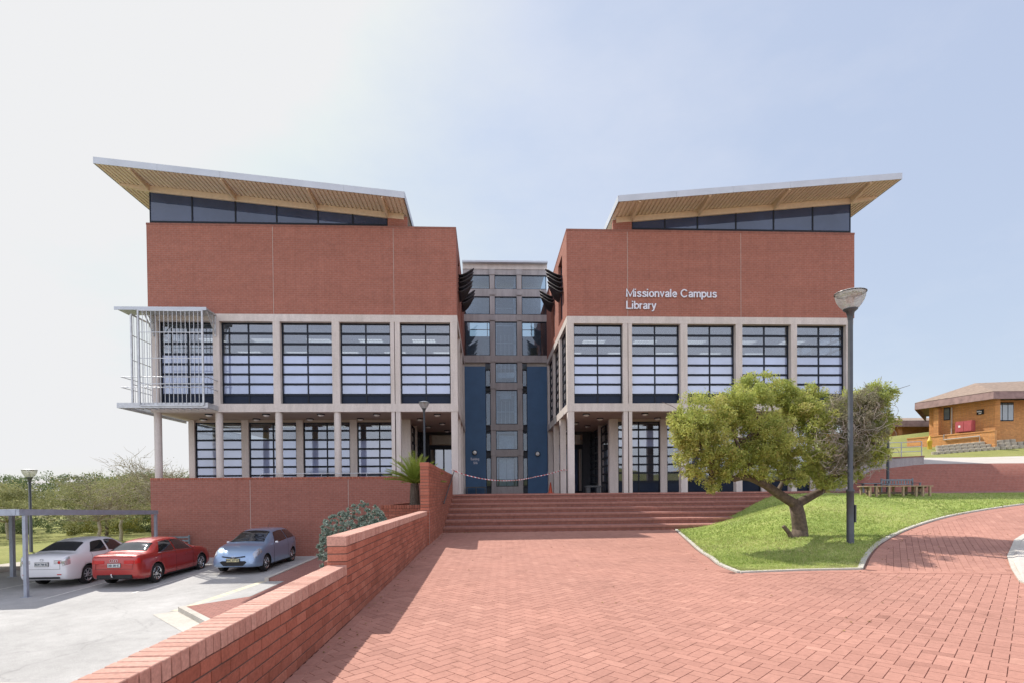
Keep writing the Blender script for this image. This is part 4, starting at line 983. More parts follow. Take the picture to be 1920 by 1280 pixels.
# ------------------------------------------------------------------ barrier tape and small things on the terrace
def ribbon(pts, w=.05):
    b = MB(); P = [Vector(p) for p in pts]
    for i, p in enumerate(P):
        tw = .5*math.sin(i*1.3); b.v += [(p.x, p.y+w*.5*math.sin(tw), p.z-w*.5*math.cos(tw)), (p.x, p.y-w*.5*math.sin(tw), p.z+w*.5*math.cos(tw))]
    for i in range(len(P)-1): b.f.append((2*i, 2*i+1, 2*i+3, 2*i+2)); b.mi.append(0); b.tint.append(.5)
    return b
def sag(a, c, s, n=22): return [(a[0]+(c[0]-a[0])*t, a[1]+(c[1]-a[1])*t, a[2]+(c[2]-a[2])*t-4*s*t*(1-t)) for t in [i/n for i in range(n+1)]]
o = ribbon(sag((-1.62, 24.68, 2.50), (-1.3, 24.69, 2.36), .01, 4)+sag((-1.27, 24.7, 2.34), (2.5, 27.0, 2.2), .28)+sag((2.5, 27.0, 2.2), (3.9, 27.1, 2.55), .03)+[(4.4, 27.3, 2.5)], .042).build('barrier_tape', 'tape')
tag(o, 'sagging red and white barrier tape strung across the top of the steps', 'tape'); o.modifiers.new('t', 'SOLIDIFY').thickness = .002
o = ribbon(sag((3.72, 27.2, 3.3), (3.70, 27.22, 1.5), 0, 14), .06).build('hanging_tape', 'tape'); tag(o, 'loose end of barrier tape hanging down beside a right wing column', 'tape'); o.modifiers.new('t', 'SOLIDIFY').thickness = .002
cn = thing('traffic_cone', 'small orange red cone between the right wing side columns', 'cone', (3.62, 30.2, DECK))
b = MB(); b.lathe([(.03, .62), (.12, .04), (.13, .03)], (3.62, 30.2, DECK), 14, cap=True); b.build('cone', 'orange', cn, smooth=True)
b = MB(); b.box(3.45, 3.79, 30.03, 30.37, DECK, DECK+.03); b.build('base', 'orange', cn)
bn = thing('low_bench', 'dark low bench against the foot of the left blue wall', 'bench', (-.7, 32.3, DECK))
b = MB(); b.box(-1.25, -.05, 32.2, 32.6, DECK+.36, DECK+.43); b.build('seat', 'lamp_post', bn)
for x in (-1.22, -.68, -.12):
    b = MB(); b.box(x, x+.06, 32.22, 32.58, DECK, DECK+.36); b.build('leg', 'lamp_post', bn)
bn = thing('low_bench', 'dark low bench in the shade of the right lobby passage', 'bench', (5.2, 27.6, DECK))
b = MB(); b.box(5.1, 5.95, 27.3, 27.7, DECK+.30, DECK+.38); b.build('seat', 'lamp_post', bn)
for x in (5.15, 5.68):
    b = MB(); b.box(x, x+.2, 27.35, 27.65, DECK, DECK+.30); b.build('leg', 'lamp_post', bn)

# ------------------------------------------------------------------ lamps
def lamp(name, label, x, y, z0, h, r, pr, sleeve=True):
    t = thing(name, label, 'street lamp', (x, y, z0), 0, 'post top lamps with clear bowls')
    b = MB(); hb = h-r*1.55
    prof = [(pr*1.35, -.1), (pr*1.35, h*.21), (pr*1.5, h*.212), (pr*1.5, h*.22), (pr, h*.225), (pr*.9, hb-.05), (pr*.9, hb)] if sleeve else [(pr*1.1, -.1), (pr*.8, hb)]
    b.lathe(prof, (x, y, z0), 18, cap=True); b.build('post', 'lamp_post', t, smooth=True)
    if sleeve:
        b = MB(); b.box(x+pr*1.2, x+pr*1.7, y-.07, y+.07, z0+h*.09, z0+h*.16); b.build('access_cover', 'lamp_post', t)
    b = MB(); b.lathe([(pr*.95, hb-.12), (pr*1.1, hb-.05), (pr*1.5, hb+.05), (r*.48, hb+r*.35), (r*.49, hb+r*.42), (.01, hb+r*.42)], (x, y, z0), 18); b.build('collar', 'lamp_post', t, smooth=True)
    b = MB(); zt = hb+r*.40; q = []
    for i in range(9):
        a = i/8; q.append((r*(.47+.53*math.sin(a*PI/2)), zt+(h-zt)*a**1.15))
    b.lathe(q, (x, y, z0), 26); o = b.build('bowl', 'lampglass', t, smooth=True)
    b = MB(); b.lathe([(r*1.0, h-.008), (r*1.03, h-.004), (r*1.03, h+.012), (r*.97, h+.02), (r*.6, h+.05), (.001, h+.06)], (x, y, z0), 26); b.build('lid', 'opal', t, smooth=True)
    b = MB(); b.tube([(x+r*1.02*math.cos(a), y+r*1.02*math.sin(a), z0+h) for a in np.linspace(0, 2*PI, 25)[:-1]], .012, 5, closed=True); b.build('rim', 'lamp_post', t)
    b = MB(); b.lathe([(r*.16, zt-.02), (r*.17, zt+r*.45), (r*.10, zt+r*.5), (r*.1, zt+r*.85), (.001, zt+r*.9)], (x, y, z0), 12); b.build('lamp_holder', 'white', t)
    return t
lamp('street_lamp', 'tall near lamp on the grass mound, its clear bowl in front of the right wing', 8.15, 11.60, H(8.15, 11.6)-.02, 5.60, .305, .056)
lamp('street_lamp', 'thin lamp behind the cycad, bowl level with the concrete beam', -2.69, 23.4, DECK-.5, 4.5, .22, .05, False)
lamp('street_lamp', 'lamp on the far left beyond the carport, bowl against the white sky', -23.0, 28.0, -1.4, 4.15, .31, .07, False)
lamp('street_lamp', 'dark lamp post behind the garden bench, its top hidden in the tree crown', 20.22, 26.0, H(20.0, 26.0), 3.9, .25, .065, False)

# ------------------------------------------------------------------ cars
def crom(P, t):
    i = int(min(max(math.floor(t), 0), len(P)-2)); f = t-i
    p0, p1, p2, p3 = P[max(i-1, 0)], P[i], P[i+1], P[min(i+2, len(P)-1)]
    return .5*((2*p1)+(p2-p0)*f+(2*p0-5*p1+4*p2-p3)*f*f+(3*p1-p0-3*p2+p3)*f**3)
def make_car(name, label, loc, rz, st, axles, wr, paint, spec):
    """st rows: x, z bottom, z belt, z top, half width sill, half width belt, half width roof edge.  local +x is forward"""
    root = thing(name, label, 'car', loc, rz, 'parked cars'); root.scale = (spec.get('sx', 1), spec.get('sy', 1), 1)
    n = len(st); G = np.zeros((n, 8, 3))
    for i, (x, zb, zs, zt, wb, ws_, wt) in enumerate(st):
        zm = zb+(zs-zb)*.55; wm = max(wb, ws_)+.015
        prof = [(0, zb), (wb*.8, zb), (wb, zb+.07), (wm, zm), (ws_, zs), (wt, zt-(zt-zs)*.13-.008), (wt*.62, zt-.004), (0, zt+.012)]
        for j, (y, z) in enumerate(prof): G[i, j] = (x, y, z)
    def S(u, v, side=1, off=0):
        cols = [crom([G[i, j] for i in range(n)], u) for j in range(8)]
        # straight in v between sill and belt corners, gently rounded
        p = crom(cols, v)
        if off:
            e = .02; pu = crom([crom([G[i, j] for i in range(n)], min(u+e, n-1)) for j in range(8)], v)-crom([crom([G[i, j] for i in range(n)], max(u-e, 0)) for j in range(8)], v)
            pv = crom(cols, min(v+e, 7))-crom(cols, max(v-e, 0)); nr = np.cross(pu, pv); nr = nr/(np.linalg.norm(nr)+1e-9)
            if nr[1] < -1e-3 or (abs(nr[1]) < .2 and nr[2] < 0): nr = -nr
            p = p+nr*off
        return (p[0], p[1]*side, p[2])
    NU, NV = (n-1)*5, 7*4
    b = MB(); half = [[S(i*(n-1)/NU, j*7/NV) for j in range(NV+1)] for i in range(NU+1)]
    ring = 2*NV
    for row in half:
        b.v += [tuple(p) for p in row]+[(p[0], -p[1], p[2]) for p in row[-2:0:-1]]
    b.f = [(i*ring+k, i*ring+(k+1) % ring, (i+1)*ring+(k+1) % ring, (i+1)*ring+k) for i in range(NU) for k in range(ring)]
    b.f += [tuple(range(ring-1, -1, -1)), tuple(range(NU*ring, (NU+1)*ring))]; b.mi = [0]*len(b.f); b.tint = [.5]*len(b.f)
    body = b.build('body', [paint, 'black'], root, smooth=True, fix=False)
    # wheel arches cut out of the body
    cb_ = MB(); wmax = max(r[4] for r in st)
    for ax in axles:
        for s in (1, -1): cb_.lathe([(wr+.045, s*(wmax-.26)), (wr+.045, s*(wmax+.3))], (ax, 0, wr+.01), 32, 'y', cap=True)
    cut = cb_.build('cut', 'black', None)
    bmx = bmesh.new(); bmx.from_mesh(cut.data); bmesh.ops.recalc_face_normals(bmx, faces=bmx.faces); bmx.to_mesh(cut.data); bmx.free()
    bmx = bmesh.new(); bmx.from_mesh(body.data); bmesh.ops.recalc_face_normals(bmx, faces=bmx.faces); bmx.to_mesh(body.data); bmx.free()
    cut.parent = root
    md = body.modifiers.new('arch', 'BOOLEAN'); md.operation = 'DIFFERENCE'; md.object = cut; md.solver = 'EXACT'
    bpy.context.view_layer.update()
    me = bpy.data.meshes.new_from_object(body.evaluated_get(bpy.context.evaluated_depsgraph_get())); body.modifiers.clear(); body.data = me
    bpy.data.objects.remove(cut)
    me.materials.clear(); me.materials.append(M[paint]); me.materials.append(M['black'])
    for p in me.polygons:
        c = p.center; ins = any(abs(math.hypot(c.x-ax, c.z-wr-.01)-(wr+.045)) < .012 and abs(p.normal.y) < .5 or (math.hypot(c.x-ax, c.z-wr-.01) < wr+.05 and abs(abs(c.y)-(wmax-.26)) < .01) for ax in axles)
        p.material_index = 1 if (ins or c.z < .235) else 0
        p.use_smooth = not ins
    def patch(nm, u0, u1, v0, v1, mat, side=1, off=.006, parent=root, nu=10, nv=6, sk0=0, sk1=0, r=.12):
        b = MB(); W = []
        for i in range(nu+1):
            for j in range(nv+1):
                a, c = i/nu, j/nv
                # rounded corners
                uu = u0+(u1-u0)*a+(sk0*(1-a)+sk1*a)*c; e = abs(2*a-1)**6*r; vv = v0+(v1-v0)*(e/2+c*(1-e))
                b.v.append(S(uu, vv, side, off))
        b.f = [(i*(nv+1)+j, i*(nv+1)+j+1, (i+1)*(nv+1)+j+1, (i+1)*(nv+1)+j) for i in range(nu) for j in range(nv)]; b.mi = [0]*len(b.f); b.tint = [.5]*len(b.f)
        return b.build(nm, mat, parent, smooth=True, fix=False)
    def strip(nm, pts, mat, w=.008, parent=root):
        b = MB(); b.tube([S(u, v, s, o) for u, v, s, o in pts], w, 5); return b.build(nm, mat, parent, smooth=True, fix=False)
    # side glass, screens
    for s in (1, -1):
        for (u0, u1, sk0, sk1) in spec['side']:
            patch('side_window', u0, u1, 4.10, 4.93, 'carglass', s, .006, sk0=sk0, sk1=sk1)
        for u in spec['seams']: strip('door_seam', [(u+d*.0, v, s, .002) for v, d in zip(np.linspace(1.9, 4.1, 9), range(9))], 'black', .004)
        strip('sill', [(u, 1.75, s, .0) for u in np.linspace(spec['sill'][0], spec['sill'][1], 10)], 'black', .018)
        for u in spec['handles']:
            strip('door_handle', [(u, 3.55, s, .012), (u+.22, 3.58, s, .016)], paint, .013)
    for nm, (u0, u1, v) in (('rear_window', spec['rear']), ('windscreen', spec['wind'])):
        b = MB(); nu, nv = 10, 14
        for i in range(nu+1):
            for j in range(nv+1):
                q = -1+2*j/nv; vv = v+(7-v)*(1-abs(q)); b.v.append(S(u0+(u1-u0)*i/nu, min(vv, 6.999), 1 if q >= 0 else -1, .007))
        b.f = [(i*(nv+1)+j, i*(nv+1)+j+1, (i+1)*(nv+1)+j+1, (i+1)*(nv+1)+j) for i in range(nu) for j in range(nv)]; b.mi = [0]*len(b.f); b.tint = [.5]*len(b.f)
        b.build(nm, 'carglass', root, smooth=True, fix=False)
    # mirrors
    for s in (1, -1):
        u, v = spec['mirror']; p = Vector(S(u, v, s, 0)); b = MB()
        vs = [(.0, .02, -.05), (.0, .20, -.06), (.0, .22, .05), (.0, .04, .06), (.09, .04, -.035), (.09, .18, -.045), (.09, .19, .035), (.09, .05, .04)]
        b.add([(p.x+a, p.y+s*c, p.z+d) for a, c, d in vs], [(0, 1, 2, 3), (4, 7, 6, 5), (0, 4, 5, 1), (1, 5, 6, 2), (2, 6, 7, 3), (3, 7, 4, 0)])
        o = b.build('mirror', spec.get('mirmat', paint), root, smooth=True, fix=False); m_ = o.modifiers.new('s', 'SUBSURF'); m_.levels = m_.render_levels = 2
    # wheels
    for ax in axles:
        for s in (1, -1):
            yo = s*(wmax-.11); b = MB(); w = .105
            b.lathe([(wr*.66, -w*.85), (wr*.9, -w), (wr*.985, -w*.8), (wr, -w*.4), (wr, w*.4), (wr*.985, w*.8), (wr*.9, w), (wr*.66, w*.85)], (ax, yo, wr), 30, 'y')
            wh = b.build('wheel', 'black', root, smooth=True, fix=False)
            b = MB(); b.lathe([(wr*.70, s*w*.78), (wr*.67, s*w*.9), (wr*.61, s*w*.75), (wr*.60, s*w*.1), (.001, s*w*.05)], (ax, yo, wr), 30, 'y'); b.k = 1
            ns = spec['spokes']; b.k = 0
            for k in range(ns):
                a = 2*PI*k/ns+.2; T_ = Matrix.Translation((ax, yo+s*w*.55, wr)) @ Matrix.Rotation(-a, 4, 'Y')
                b.bevbox(.03, wr*.64, -.012, .012, -wr*.055, wr*.055, .004, T_)
            b.lathe([(.001, s*w*.78), (.05, s*w*.74), (.06, s*w*.5)], (ax, yo, wr), 14, 'y')
            b.build('rim', spec['rim'], wh, smooth=False, fix=False)
            b = MB(); b.lathe([(wr*.60, s*w*.12), (.001, s*w*.10)], (ax, yo, wr), 24, 'y'); b.build('brake_disc', 'frame', wh, fix=False)
    def plate(x, z, txt, mat, face, ink='ink', tilt=0):
        b = MB(); b.box(x-.008, x+.008, -.225, .225, z-.057, z+.057); pl_ = b.build('number_plate', mat, root, fix=False)
        rot = Matrix.Rotation(PI/2*face, 4, 'Z') @ Matrix.Rotation(PI/2, 4, 'X')
        text_mesh('plate_text', txt, .10, x+.012*face, -.0, z-.035, ink, None, .002, .82, .003, 'CENTER', rot).parent = pl_
        b = MB(); e = x-.0*face
        for y0, y1, z0, z1 in ((-.235, .235, -.067, -.057), (-.235, .235, .057, .067), (-.235, -.225, -.057, .057), (.225, .235, -.057, .057)): b.box(x-.01, x+.010, y0, y1, z+z0, z+z1)
        b.build('plate_frame', 'black', pl_, fix=False)
    return root, S, patch, strip, plate

SED = [(0.00, .42, .84, .905, .70, .70, .60), (.05, .30, .93, 1.00, .80, .78, .68), (.22, .23, .955, 1.045, .86, .84, .70), (.62, .20, .965, 1.075, .89, .87, .70),
       (1.22, .19, .965, 1.345, .905, .885, .60), (1.85, .18, .955, 1.425, .91, .89, .60), (2.55, .18, .94, 1.40, .91, .89, .60), (3.02, .18, .93, 1.215, .91, .885, .64), (3.42, .18, .925, 1.00, .91, .87, .72),
       (3.90, .19, .88, .955, .90, .86, .70), (4.35, .21, .77, .865, .86, .80, .62), (4.60, .26, .62, .73, .74, .68, .5), (4.68, .34, .48, .58, .60, .55, .42)]
spec = dict(side=[(3.72, 5.18, .55, 0), (5.28, 7.05, 0, -.75)], seams=[5.23, 7.3, 3.9], sill=(3.3, 8.6), handles=[4.35, 5.95], rear=(3.12, 3.93, 5.15), wind=(6.2, 7.85, 5.15), mirror=(6.95, 4.2), spokes=10, rim='chrome', sy=.87, sx=.975)
root, S, patch, strip, plate = make_car('parked_sedan', 'red sedan with tow bar parked nose in between the white and blue cars', (-11.80, 17.42, zpark(18.9)-.005), R(90), SED, (.95, 3.76), .325, 'car_red', spec)
for s in (1, -1):
    b = MB(); b.bevbox(-.016, .04, s*.34, s*.70, .745, .86, .012) if s > 0 else b.bevbox(-.016, .04, -.70, -.34, .745, .86, .012); b.build('tail_light', 'tail', root, fix=False)
    patch('tail_light', .15, 1.55, 3.35, 3.95, 'tail', s, .008)
    patch('headlight', 10.2, 11.3, 3.3, 4.3, 'head', s, .006)
    strip('window_trim', [(u, 4.04, s, .008) for u in np.linspace(3.7, 7.1, 14)]+[(u, 4.04+(7.1-u)/.75*.9, s, .008) for u in np.linspace(7.05, 6.35, 5)]+[(u, 4.97, s, .008) for u in np.linspace(6.3, 4.3, 8)], 'chrome', .007)
b = MB(); b.bevbox(-.03, .3, -.62, .62, .27, .40, .02); b.build('bumper_insert', 'black', root, fix=False)
b = MB(); b.box(-.004, .02, -.66, .66, .575, .583); b.box(-.004, .02, -.66, -.652, .583, .74); b.box(-.004, .02, .652, .66, .583, .74); b.build('boot_seam', 'black', root, fix=False)
b = MB(); b.tube([(.1, 0, .34), (-.10, 0, .34), (-.14, 0, .38)], .022, 8); b.lathe([(.001, .03), (.022, .02), (.028, 0), (.02, -.022)], (-.14, 0, .42), 10); b.build('tow_bar', 'chrome', root, smooth=True, fix=False)
b = MB()
for k in range(4): b.tube([(-.012, -.10+.067*k+.043*math.cos(a), .845+.043*math.sin(a)) for a in np.linspace(0, 2*PI, 17)[:-1]], .006, 5, closed=True)
b.build('badge', 'chrome', root, smooth=True, fix=False)
plate(-.012, .70, 'DSR 500 EC', 'plate', -1)
b = MB(); b.tube([S(.7, v, s_, .01) for v, s_ in [(5.1, 1), (6, 1), (6.99, 1), (6, -1), (5.1, -1)]], .014, 6); b.build('boot_lip', 'car_red', root, smooth=True, fix=False)

WSED = [(0.00, .40, .83, .90, .66, .66, .58), (.06, .28, .95, 1.02, .78, .76, .66), (.24, .23, .99, 1.08, .84, .82, .68), (.58, .20, .995, 1.11, .87, .85, .68),
        (1.18, .19, .99, 1.385, .88, .86, .58), (1.80, .18, .975, 1.475, .88, .865, .58), (2.45, .18, .955, 1.45, .88, .865, .58), (2.95, .18, .94, 1.25, .88, .86, .62), (3.36, .18, .935, 1.03, .88, .85, .70),
        (3.80, .19, .89, .975, .87, .83, .68), (4.20, .21, .78, .88, .83, .77, .60), (4.46, .26, .62, .74, .70, .64, .48), (4.54, .34, .48, .58, .56, .52, .40)]
spec2 = dict(spec, side=[(3.80, 5.15, .50, 0), (5.30, 7.05, 0, -.75)], rim='steel', spokes=7, handles=[4.4, 6.0], rear=(3.10, 3.95, 5.12))
root, S, patch, strip, plate = make_car('parked_sedan', 'white sedan with dark tinted rear window parked under the carport edge', (-14.02, 17.45, zpark(18.9)-.005), R(91), WSED, (.95, 3.55), .31, 'car_white', spec2)
for s in (1, -1):
    b = MB(); b.bevbox(-.016, .06, s*.40, s*.68, .77, .89, .015) if s > 0 else b.bevbox(-.016, .06, -.68, -.40, .77, .89, .015); b.build('tail_light', 'head', root, fix=False)
    t_ = patch('tail_light', .12, 1.75, 3.25, 4.05, 'head', s, .008)
    b = MB(); b.lathe([(.001, -.022), (.045, -.02), (.055, -.004)], (0, s*.60, .82), 16, 'x'); b.build('tail_lens', 'tail', root, smooth=True, fix=False)
    b = MB(); b.box(-.01, .05, s*.52, s*.66, .42, .45); b.build('reflector', 'tail', root, fix=False)
    patch('headlight', 10.2, 11.3, 3.3, 4.3, 'head', s, .006)
plate(-.012, .76, 'FLW 744 EC', 'plate', -1)
b = MB(); b.tube([(-.012, .062*math.cos(a), .90+.038*math.sin(a)) for a in np.linspace(0, 2*PI, 21)[:-1]], .006, 5, closed=True); b.tube([(-.012, .028*math.cos(a), .90+.036*math.sin(a)) for a in np.linspace(0, 2*PI, 17)[:-1]], .005, 5, closed=True); b.build('badge', 'chrome', root, smooth=True, fix=False)
b = MB(); b.bevbox(-.02, .3, -.6, .6, .30, .36, .015); b.build('bumper_lip', 'black', root, fix=False)
b = MB(); b.box(-.004, .02, -.62, .62, .60, .608); b.box(-.004, .02, -.62, -.612, .608, .76); b.box(-.004, .02, .612, .62, .608, .76); b.build('boot_seam', 'black', root, fix=False)

HAT = [(0.00, .42, .92, .98, .62, .62, .50), (.06, .30, 1.0, 1.10, .74, .73, .52), (.28, .22, 1.03, 1.36, .81, .79, .52), (.62, .19, 1.02, 1.46, .845, .825, .54), (1.15, .18, .985, 1.495, .85, .84, .555), (1.75, .18, .955, 1.48, .85, .84, .56), (2.15, .18, .945, 1.41, .85, .84, .57),
       (2.60, .18, .94, 1.20, .85, .835, .61), (2.98, .18, .935, 1.025, .85, .82, .68), (3.35, .19, .87, .96, .845, .80, .66), (3.68, .21, .76, .84, .80, .74, .58), (3.88, .24, .60, .69, .72, .66, .48), (3.96, .27, .45, .53, .58, .54, .42)]
spec3 = dict(side=[(2.15, 4.0, .45, 0), (4.08, 6.55, 0, -.85)], seams=[4.03, 6.8, 2.6], sill=(2.4, 8.6), handles=[2.9, 4.8], rear=(1.15, 2.4, 5.15), wind=(5.9, 7.7, 5.15), mirror=(6.5, 4.2), spokes=9, rim='chrome', mirmat='steel_lt')
root, S, patch, strip, plate = make_car('parked_hatchback', 'pale blue hatchback facing the camera beside the retaining wall', (-9.0, 23.42, zpark(21.5)-.005), R(-91), HAT, (.62, 3.14), .305, 'car_blue', spec3)
for s in (1, -1):
    patch('headlight', 9.35, 11.0, 3.55, 4.45, 'head', s, .006, sk0=.0, sk1=-.3)
    b = MB(); b.bevbox(3.86, 3.925, *(sorted((s*.40, s*.62))), .36, .43, .015); b.build('fog_light', 'head', root, fix=False)
    patch('tail_light', .3, 1.6, 3.6, 4.1, 'tail', s, .008)
b = MB(); vs = [(.0, -.36, .30), (.0, .36, .30), (0, .46, .44), (0, -.46, .44)]
b.prism([(-.34, .30), (.34, .30), (.47, .43), (.40, .47), (-.40, .47), (-.47, .43)], 'x', 3.90, 3.978); b.build('lower_grille', 'black', root, fix=False)
b = MB(); b.prism([(-.40, .62), (0, .555), (.40, .62), (.40, .645), (0, .60), (-.40, .645)], 'x', 3.88, 3.955); b.build('upper_grille', 'black', root, fix=False)
plate(3.985, .50, 'HHC 577 EC', 'plate_y', 1)
b = MB(); b.tube([(3.962, .065*math.cos(a), .605+.036*math.sin(a)) for a in np.linspace(0, 2*PI, 21)[:-1]], .006, 5, closed=True)
b.tube([(3.962, -.035, .58), (3.962, -.02, .63)], .006, 5); b.tube([(3.962, .02, .58), (3.962, .035, .63)], .006, 5); b.tube([(3.962, -.027, .602), (3.962, .027, .608)], .005, 5); b.build('badge', 'chrome', root, smooth=True, fix=False)
b = MB(); b.tube([(1.05, 0, 1.49), (.85, 0, 1.66)], .006, 5); b.build('aerial', 'black', root, fix=False)

# ------------------------------------------------------------------ carport
cp_ = thing('carport', 'grey steel flat roofed carport over the white sedan on the left', 'carport', (-16, 19, -1.5))
b = MB(); b.add([(-13.72, 16.3, .97), (-13.72, 22.7, .73), (-25.0, 22.7, .73), (-25.0, 15.2, .97), (-13.72, 16.3, 1.0), (-13.72, 22.7, .76), (-25, 22.7, .76), (-25.0, 15.2, 1.0)], [(0, 1, 2, 3), (4, 7, 6, 5), (0, 4, 5, 1), (1, 5, 6, 2), (2, 6, 7, 3), (3, 7, 4, 0)]); b.build('roof', 'carport', cp_)
b = MB(); b.prism([(16.2, .87), (22.78, .635), (22.78, .80), (16.2, 1.055)], 'x', -13.72, -13.62); b.build('edge_beam', 'carport', cp_)
b = MB(); b.add([(-13.73, 16.2, .87), (-25, 15.05, .87), (-25, 15.15, .87), (-13.73, 16.3, .87), (-13.73, 16.2, 1.055), (-25, 15.05, 1.055), (-25, 15.15, 1.055), (-13.73, 16.3, 1.055)], [(3, 2, 1, 0), (4, 5, 6, 7), (0, 1, 5, 4), (1, 2, 6, 5), (2, 3, 7, 6), (3, 0, 4, 7)]); b.build('edge_beam', 'carport', cp_)
for x, y, zt, w in ((-13.60, 16.36, .92, .045), (-13.67, 22.68, .69, .045), (-17.05, 19.97, .87, .06), (-24.6, 15.3, .92, .06)):
    b = MB(); z0 = zpark(y)-.2; b.box(x-w, x+w, y-w, y+w, z0, zt-.06); b.box(x-w-.05, x+w+.05, y-w-.05, y+w+.05, z0, zpark(y)+.012); b.build('post', 'carport', cp_)

# ------------------------------------------------------------------ foliage
def leaves(name, clumps, n, size, mat, parent=None, kind=None, sub=26, tight=.30, elong=2.2, seed=1, droop=.0, alpha=None):
    """leaf sized faces gathered in sub-clumps that sit mostly in the outer part of each clump"""
    g = np.random.default_rng(seed); vol = np.array([c[3]*c[4]*c[5] for c in clumps])**.75; cnt = np.maximum((n*vol/vol.sum()).astype(int), 10)
    Vs = []; Ts = []
    for c, k in zip(clumps, cnt):
        d = g.normal(size=(sub, 3)); d /= np.linalg.norm(d, axis=1)[:, None]; rad = g.random(sub)**.42
        sc = d*rad[:, None]*.86; tone = g.random(sub); srad = tight*(.5+g.random(sub))
        w = srad**2*(.3+g.random(sub)); w /= w.sum(); idx = g.choice(sub, size=k, p=w)
        q = g.normal(size=(k, 3)); q /= np.linalg.norm(q, axis=1)[:, None]
        p = sc[idx]+q*(srad[idx]*g.random(k)**.5)[:, None]
        r = np.linalg.norm(p, axis=1)
        pos = p*np.array(c[3:6])+np.array(c[:3]); pos[:, 2] -= droop*g.random(k)*size*6
        # orientation: leaf axis random with an outward and upward bias, leaf face catching the sky
        ax = g.normal(size=(k, 3))*.8+p*.9+np.array([0, 0, .25-droop]); ax /= np.linalg.norm(ax, axis=1)[:, None]
        nr = g.normal(size=(k, 3))*.8+np.array([0, 0, .9]); bt = np.cross(ax, nr); bt /= np.linalg.norm(bt, axis=1)[:, None]+1e-9
        L = size*(.6+.8*g.random(k))[:, None]; Wd = L/elong
        Vs.append(np.stack([pos-ax*L*.5, pos+bt*Wd*.5, pos+ax*L*.5, pos-bt*Wd*.5], 1).reshape(-1, 3))
        Ts.append(np.clip(tone[idx]*.55+.18*g.normal(size=k)+.22+(c[6] if len(c) > 6 else 0), 0, 1))
    V_ = np.concatenate(Vs); T_ = np.concatenate(Ts); F_ = np.arange(len(V_)).reshape(-1, 4)
    o = np_mesh(name, V_, F_, T_, mat, parent)
    if kind: o['kind'] = kind
    return o
def wobble(p, q, n=6, amp=.08, rr=rnd):
    p, q = Vector(p), Vector(q); L = (q-p).length; out = [p]
    for i in range(1, n): out.append(p.lerp(q, i/n)+Vector((rr.gauss(0, 1), rr.gauss(0, 1), rr.gauss(0, .6)))*amp*L*.5)
    return out+[q]
def limb(b, pts, r0, r1, n=8): m = len(pts); b.tube(pts, [r0+(r1-r0)*i/(m-1) for i in range(m)], n)

# the tree on the mound
TX, TY = 7.58, 12.6; TZ = H(TX, TY)
T = thing('spreading_tree', 'low spreading tree with forked trunk and dead twigs on the grass mound', 'tree', (TX, TY, TZ))
def at(px, py, Y):  # survey: bearing and height read from the photograph at a distance Y (camera constants below)
    yaw, pit, rol = R(2.7), -.015, .009
    f = Vector((math.sin(yaw)*math.cos(pit), math.cos(yaw)*math.cos(pit), math.sin(pit))); r = Vector((math.cos(yaw), -math.sin(yaw), 0)); u = r.cross(f)
    r2 = r*math.cos(rol)-u*math.sin(rol); u2 = u*math.cos(rol)+r*math.sin(rol)
    d = f*1000+r2*(px-960)-u2*(py-937); return Vector((0, 0, EYE))+d*(.9403*Y/d.y)
b = MB(); fork = at(1492, 945, 13.4)
limb(b, [Vector((TX, TY, TZ-.15)), at(1500, 992, 13.4), at(1497, 968, 13.4), fork], .185, .15, 12)
b.tube([Vector((TX, TY, TZ-.12)), Vector((TX, TY, TZ+.03)), at(1500, 985, 13.4)], [.26, .20, .15], 12)
lim = [([(1460, 925, 13.3), (1430, 905, 13.2), (1400, 893, 13.0), (1376, 897, 12.9)], .13, .07), ([(1376, 897, 12.9), (1350, 880, 12.8), (1320, 850, 12.7), (1300, 800, 12.7)], .07, .025),
       ([(1430, 905, 13.2), (1432, 880, 13.3), (1440, 850, 13.5), (1425, 800, 13.6)], .075, .03), ([(1440, 850, 13.5), (1455, 800, 13.9), (1440, 740, 14.1)], .04, .02),
       ([(1520, 930, 13.5), (1545, 915, 13.6), (1560, 890, 13.7), (1600, 850, 13.6), (1630, 790, 13.4)], .12, .03), ([(1545, 915, 13.6), (1540, 870, 13.9), (1545, 820, 14.2), (1560, 770, 14.4)], .08, .025),
       ([(1460, 925, 13.3), (1470, 895, 13.8), (1480, 840, 14.2), (1490, 780, 14.3)], .07, .02), ([(1400, 893, 13.0), (1390, 850, 12.7), (1370, 790, 12.6), (1390, 740, 12.7)], .05, .02), ([(1560, 890, 13.7), (1590, 885, 13.2), (1640, 830, 12.9)], .05, .02)]
tips = []
for k, (pp, r0, r1) in enumerate(lim):
    P = [at(*p) for p in pp]
    if k in (0, 4, 6): P = [fork]+P
    P = smooth_ = P
    Q = []
    for i in range(len(P)-1):
        for t_ in range(4): Q.append(Vector(crom([np.array(p) for p in P], i+t_/4)))
    Q.append(P[-1]); limb(b, Q, r0, r1, 8); tips += Q[len(Q)//2:]
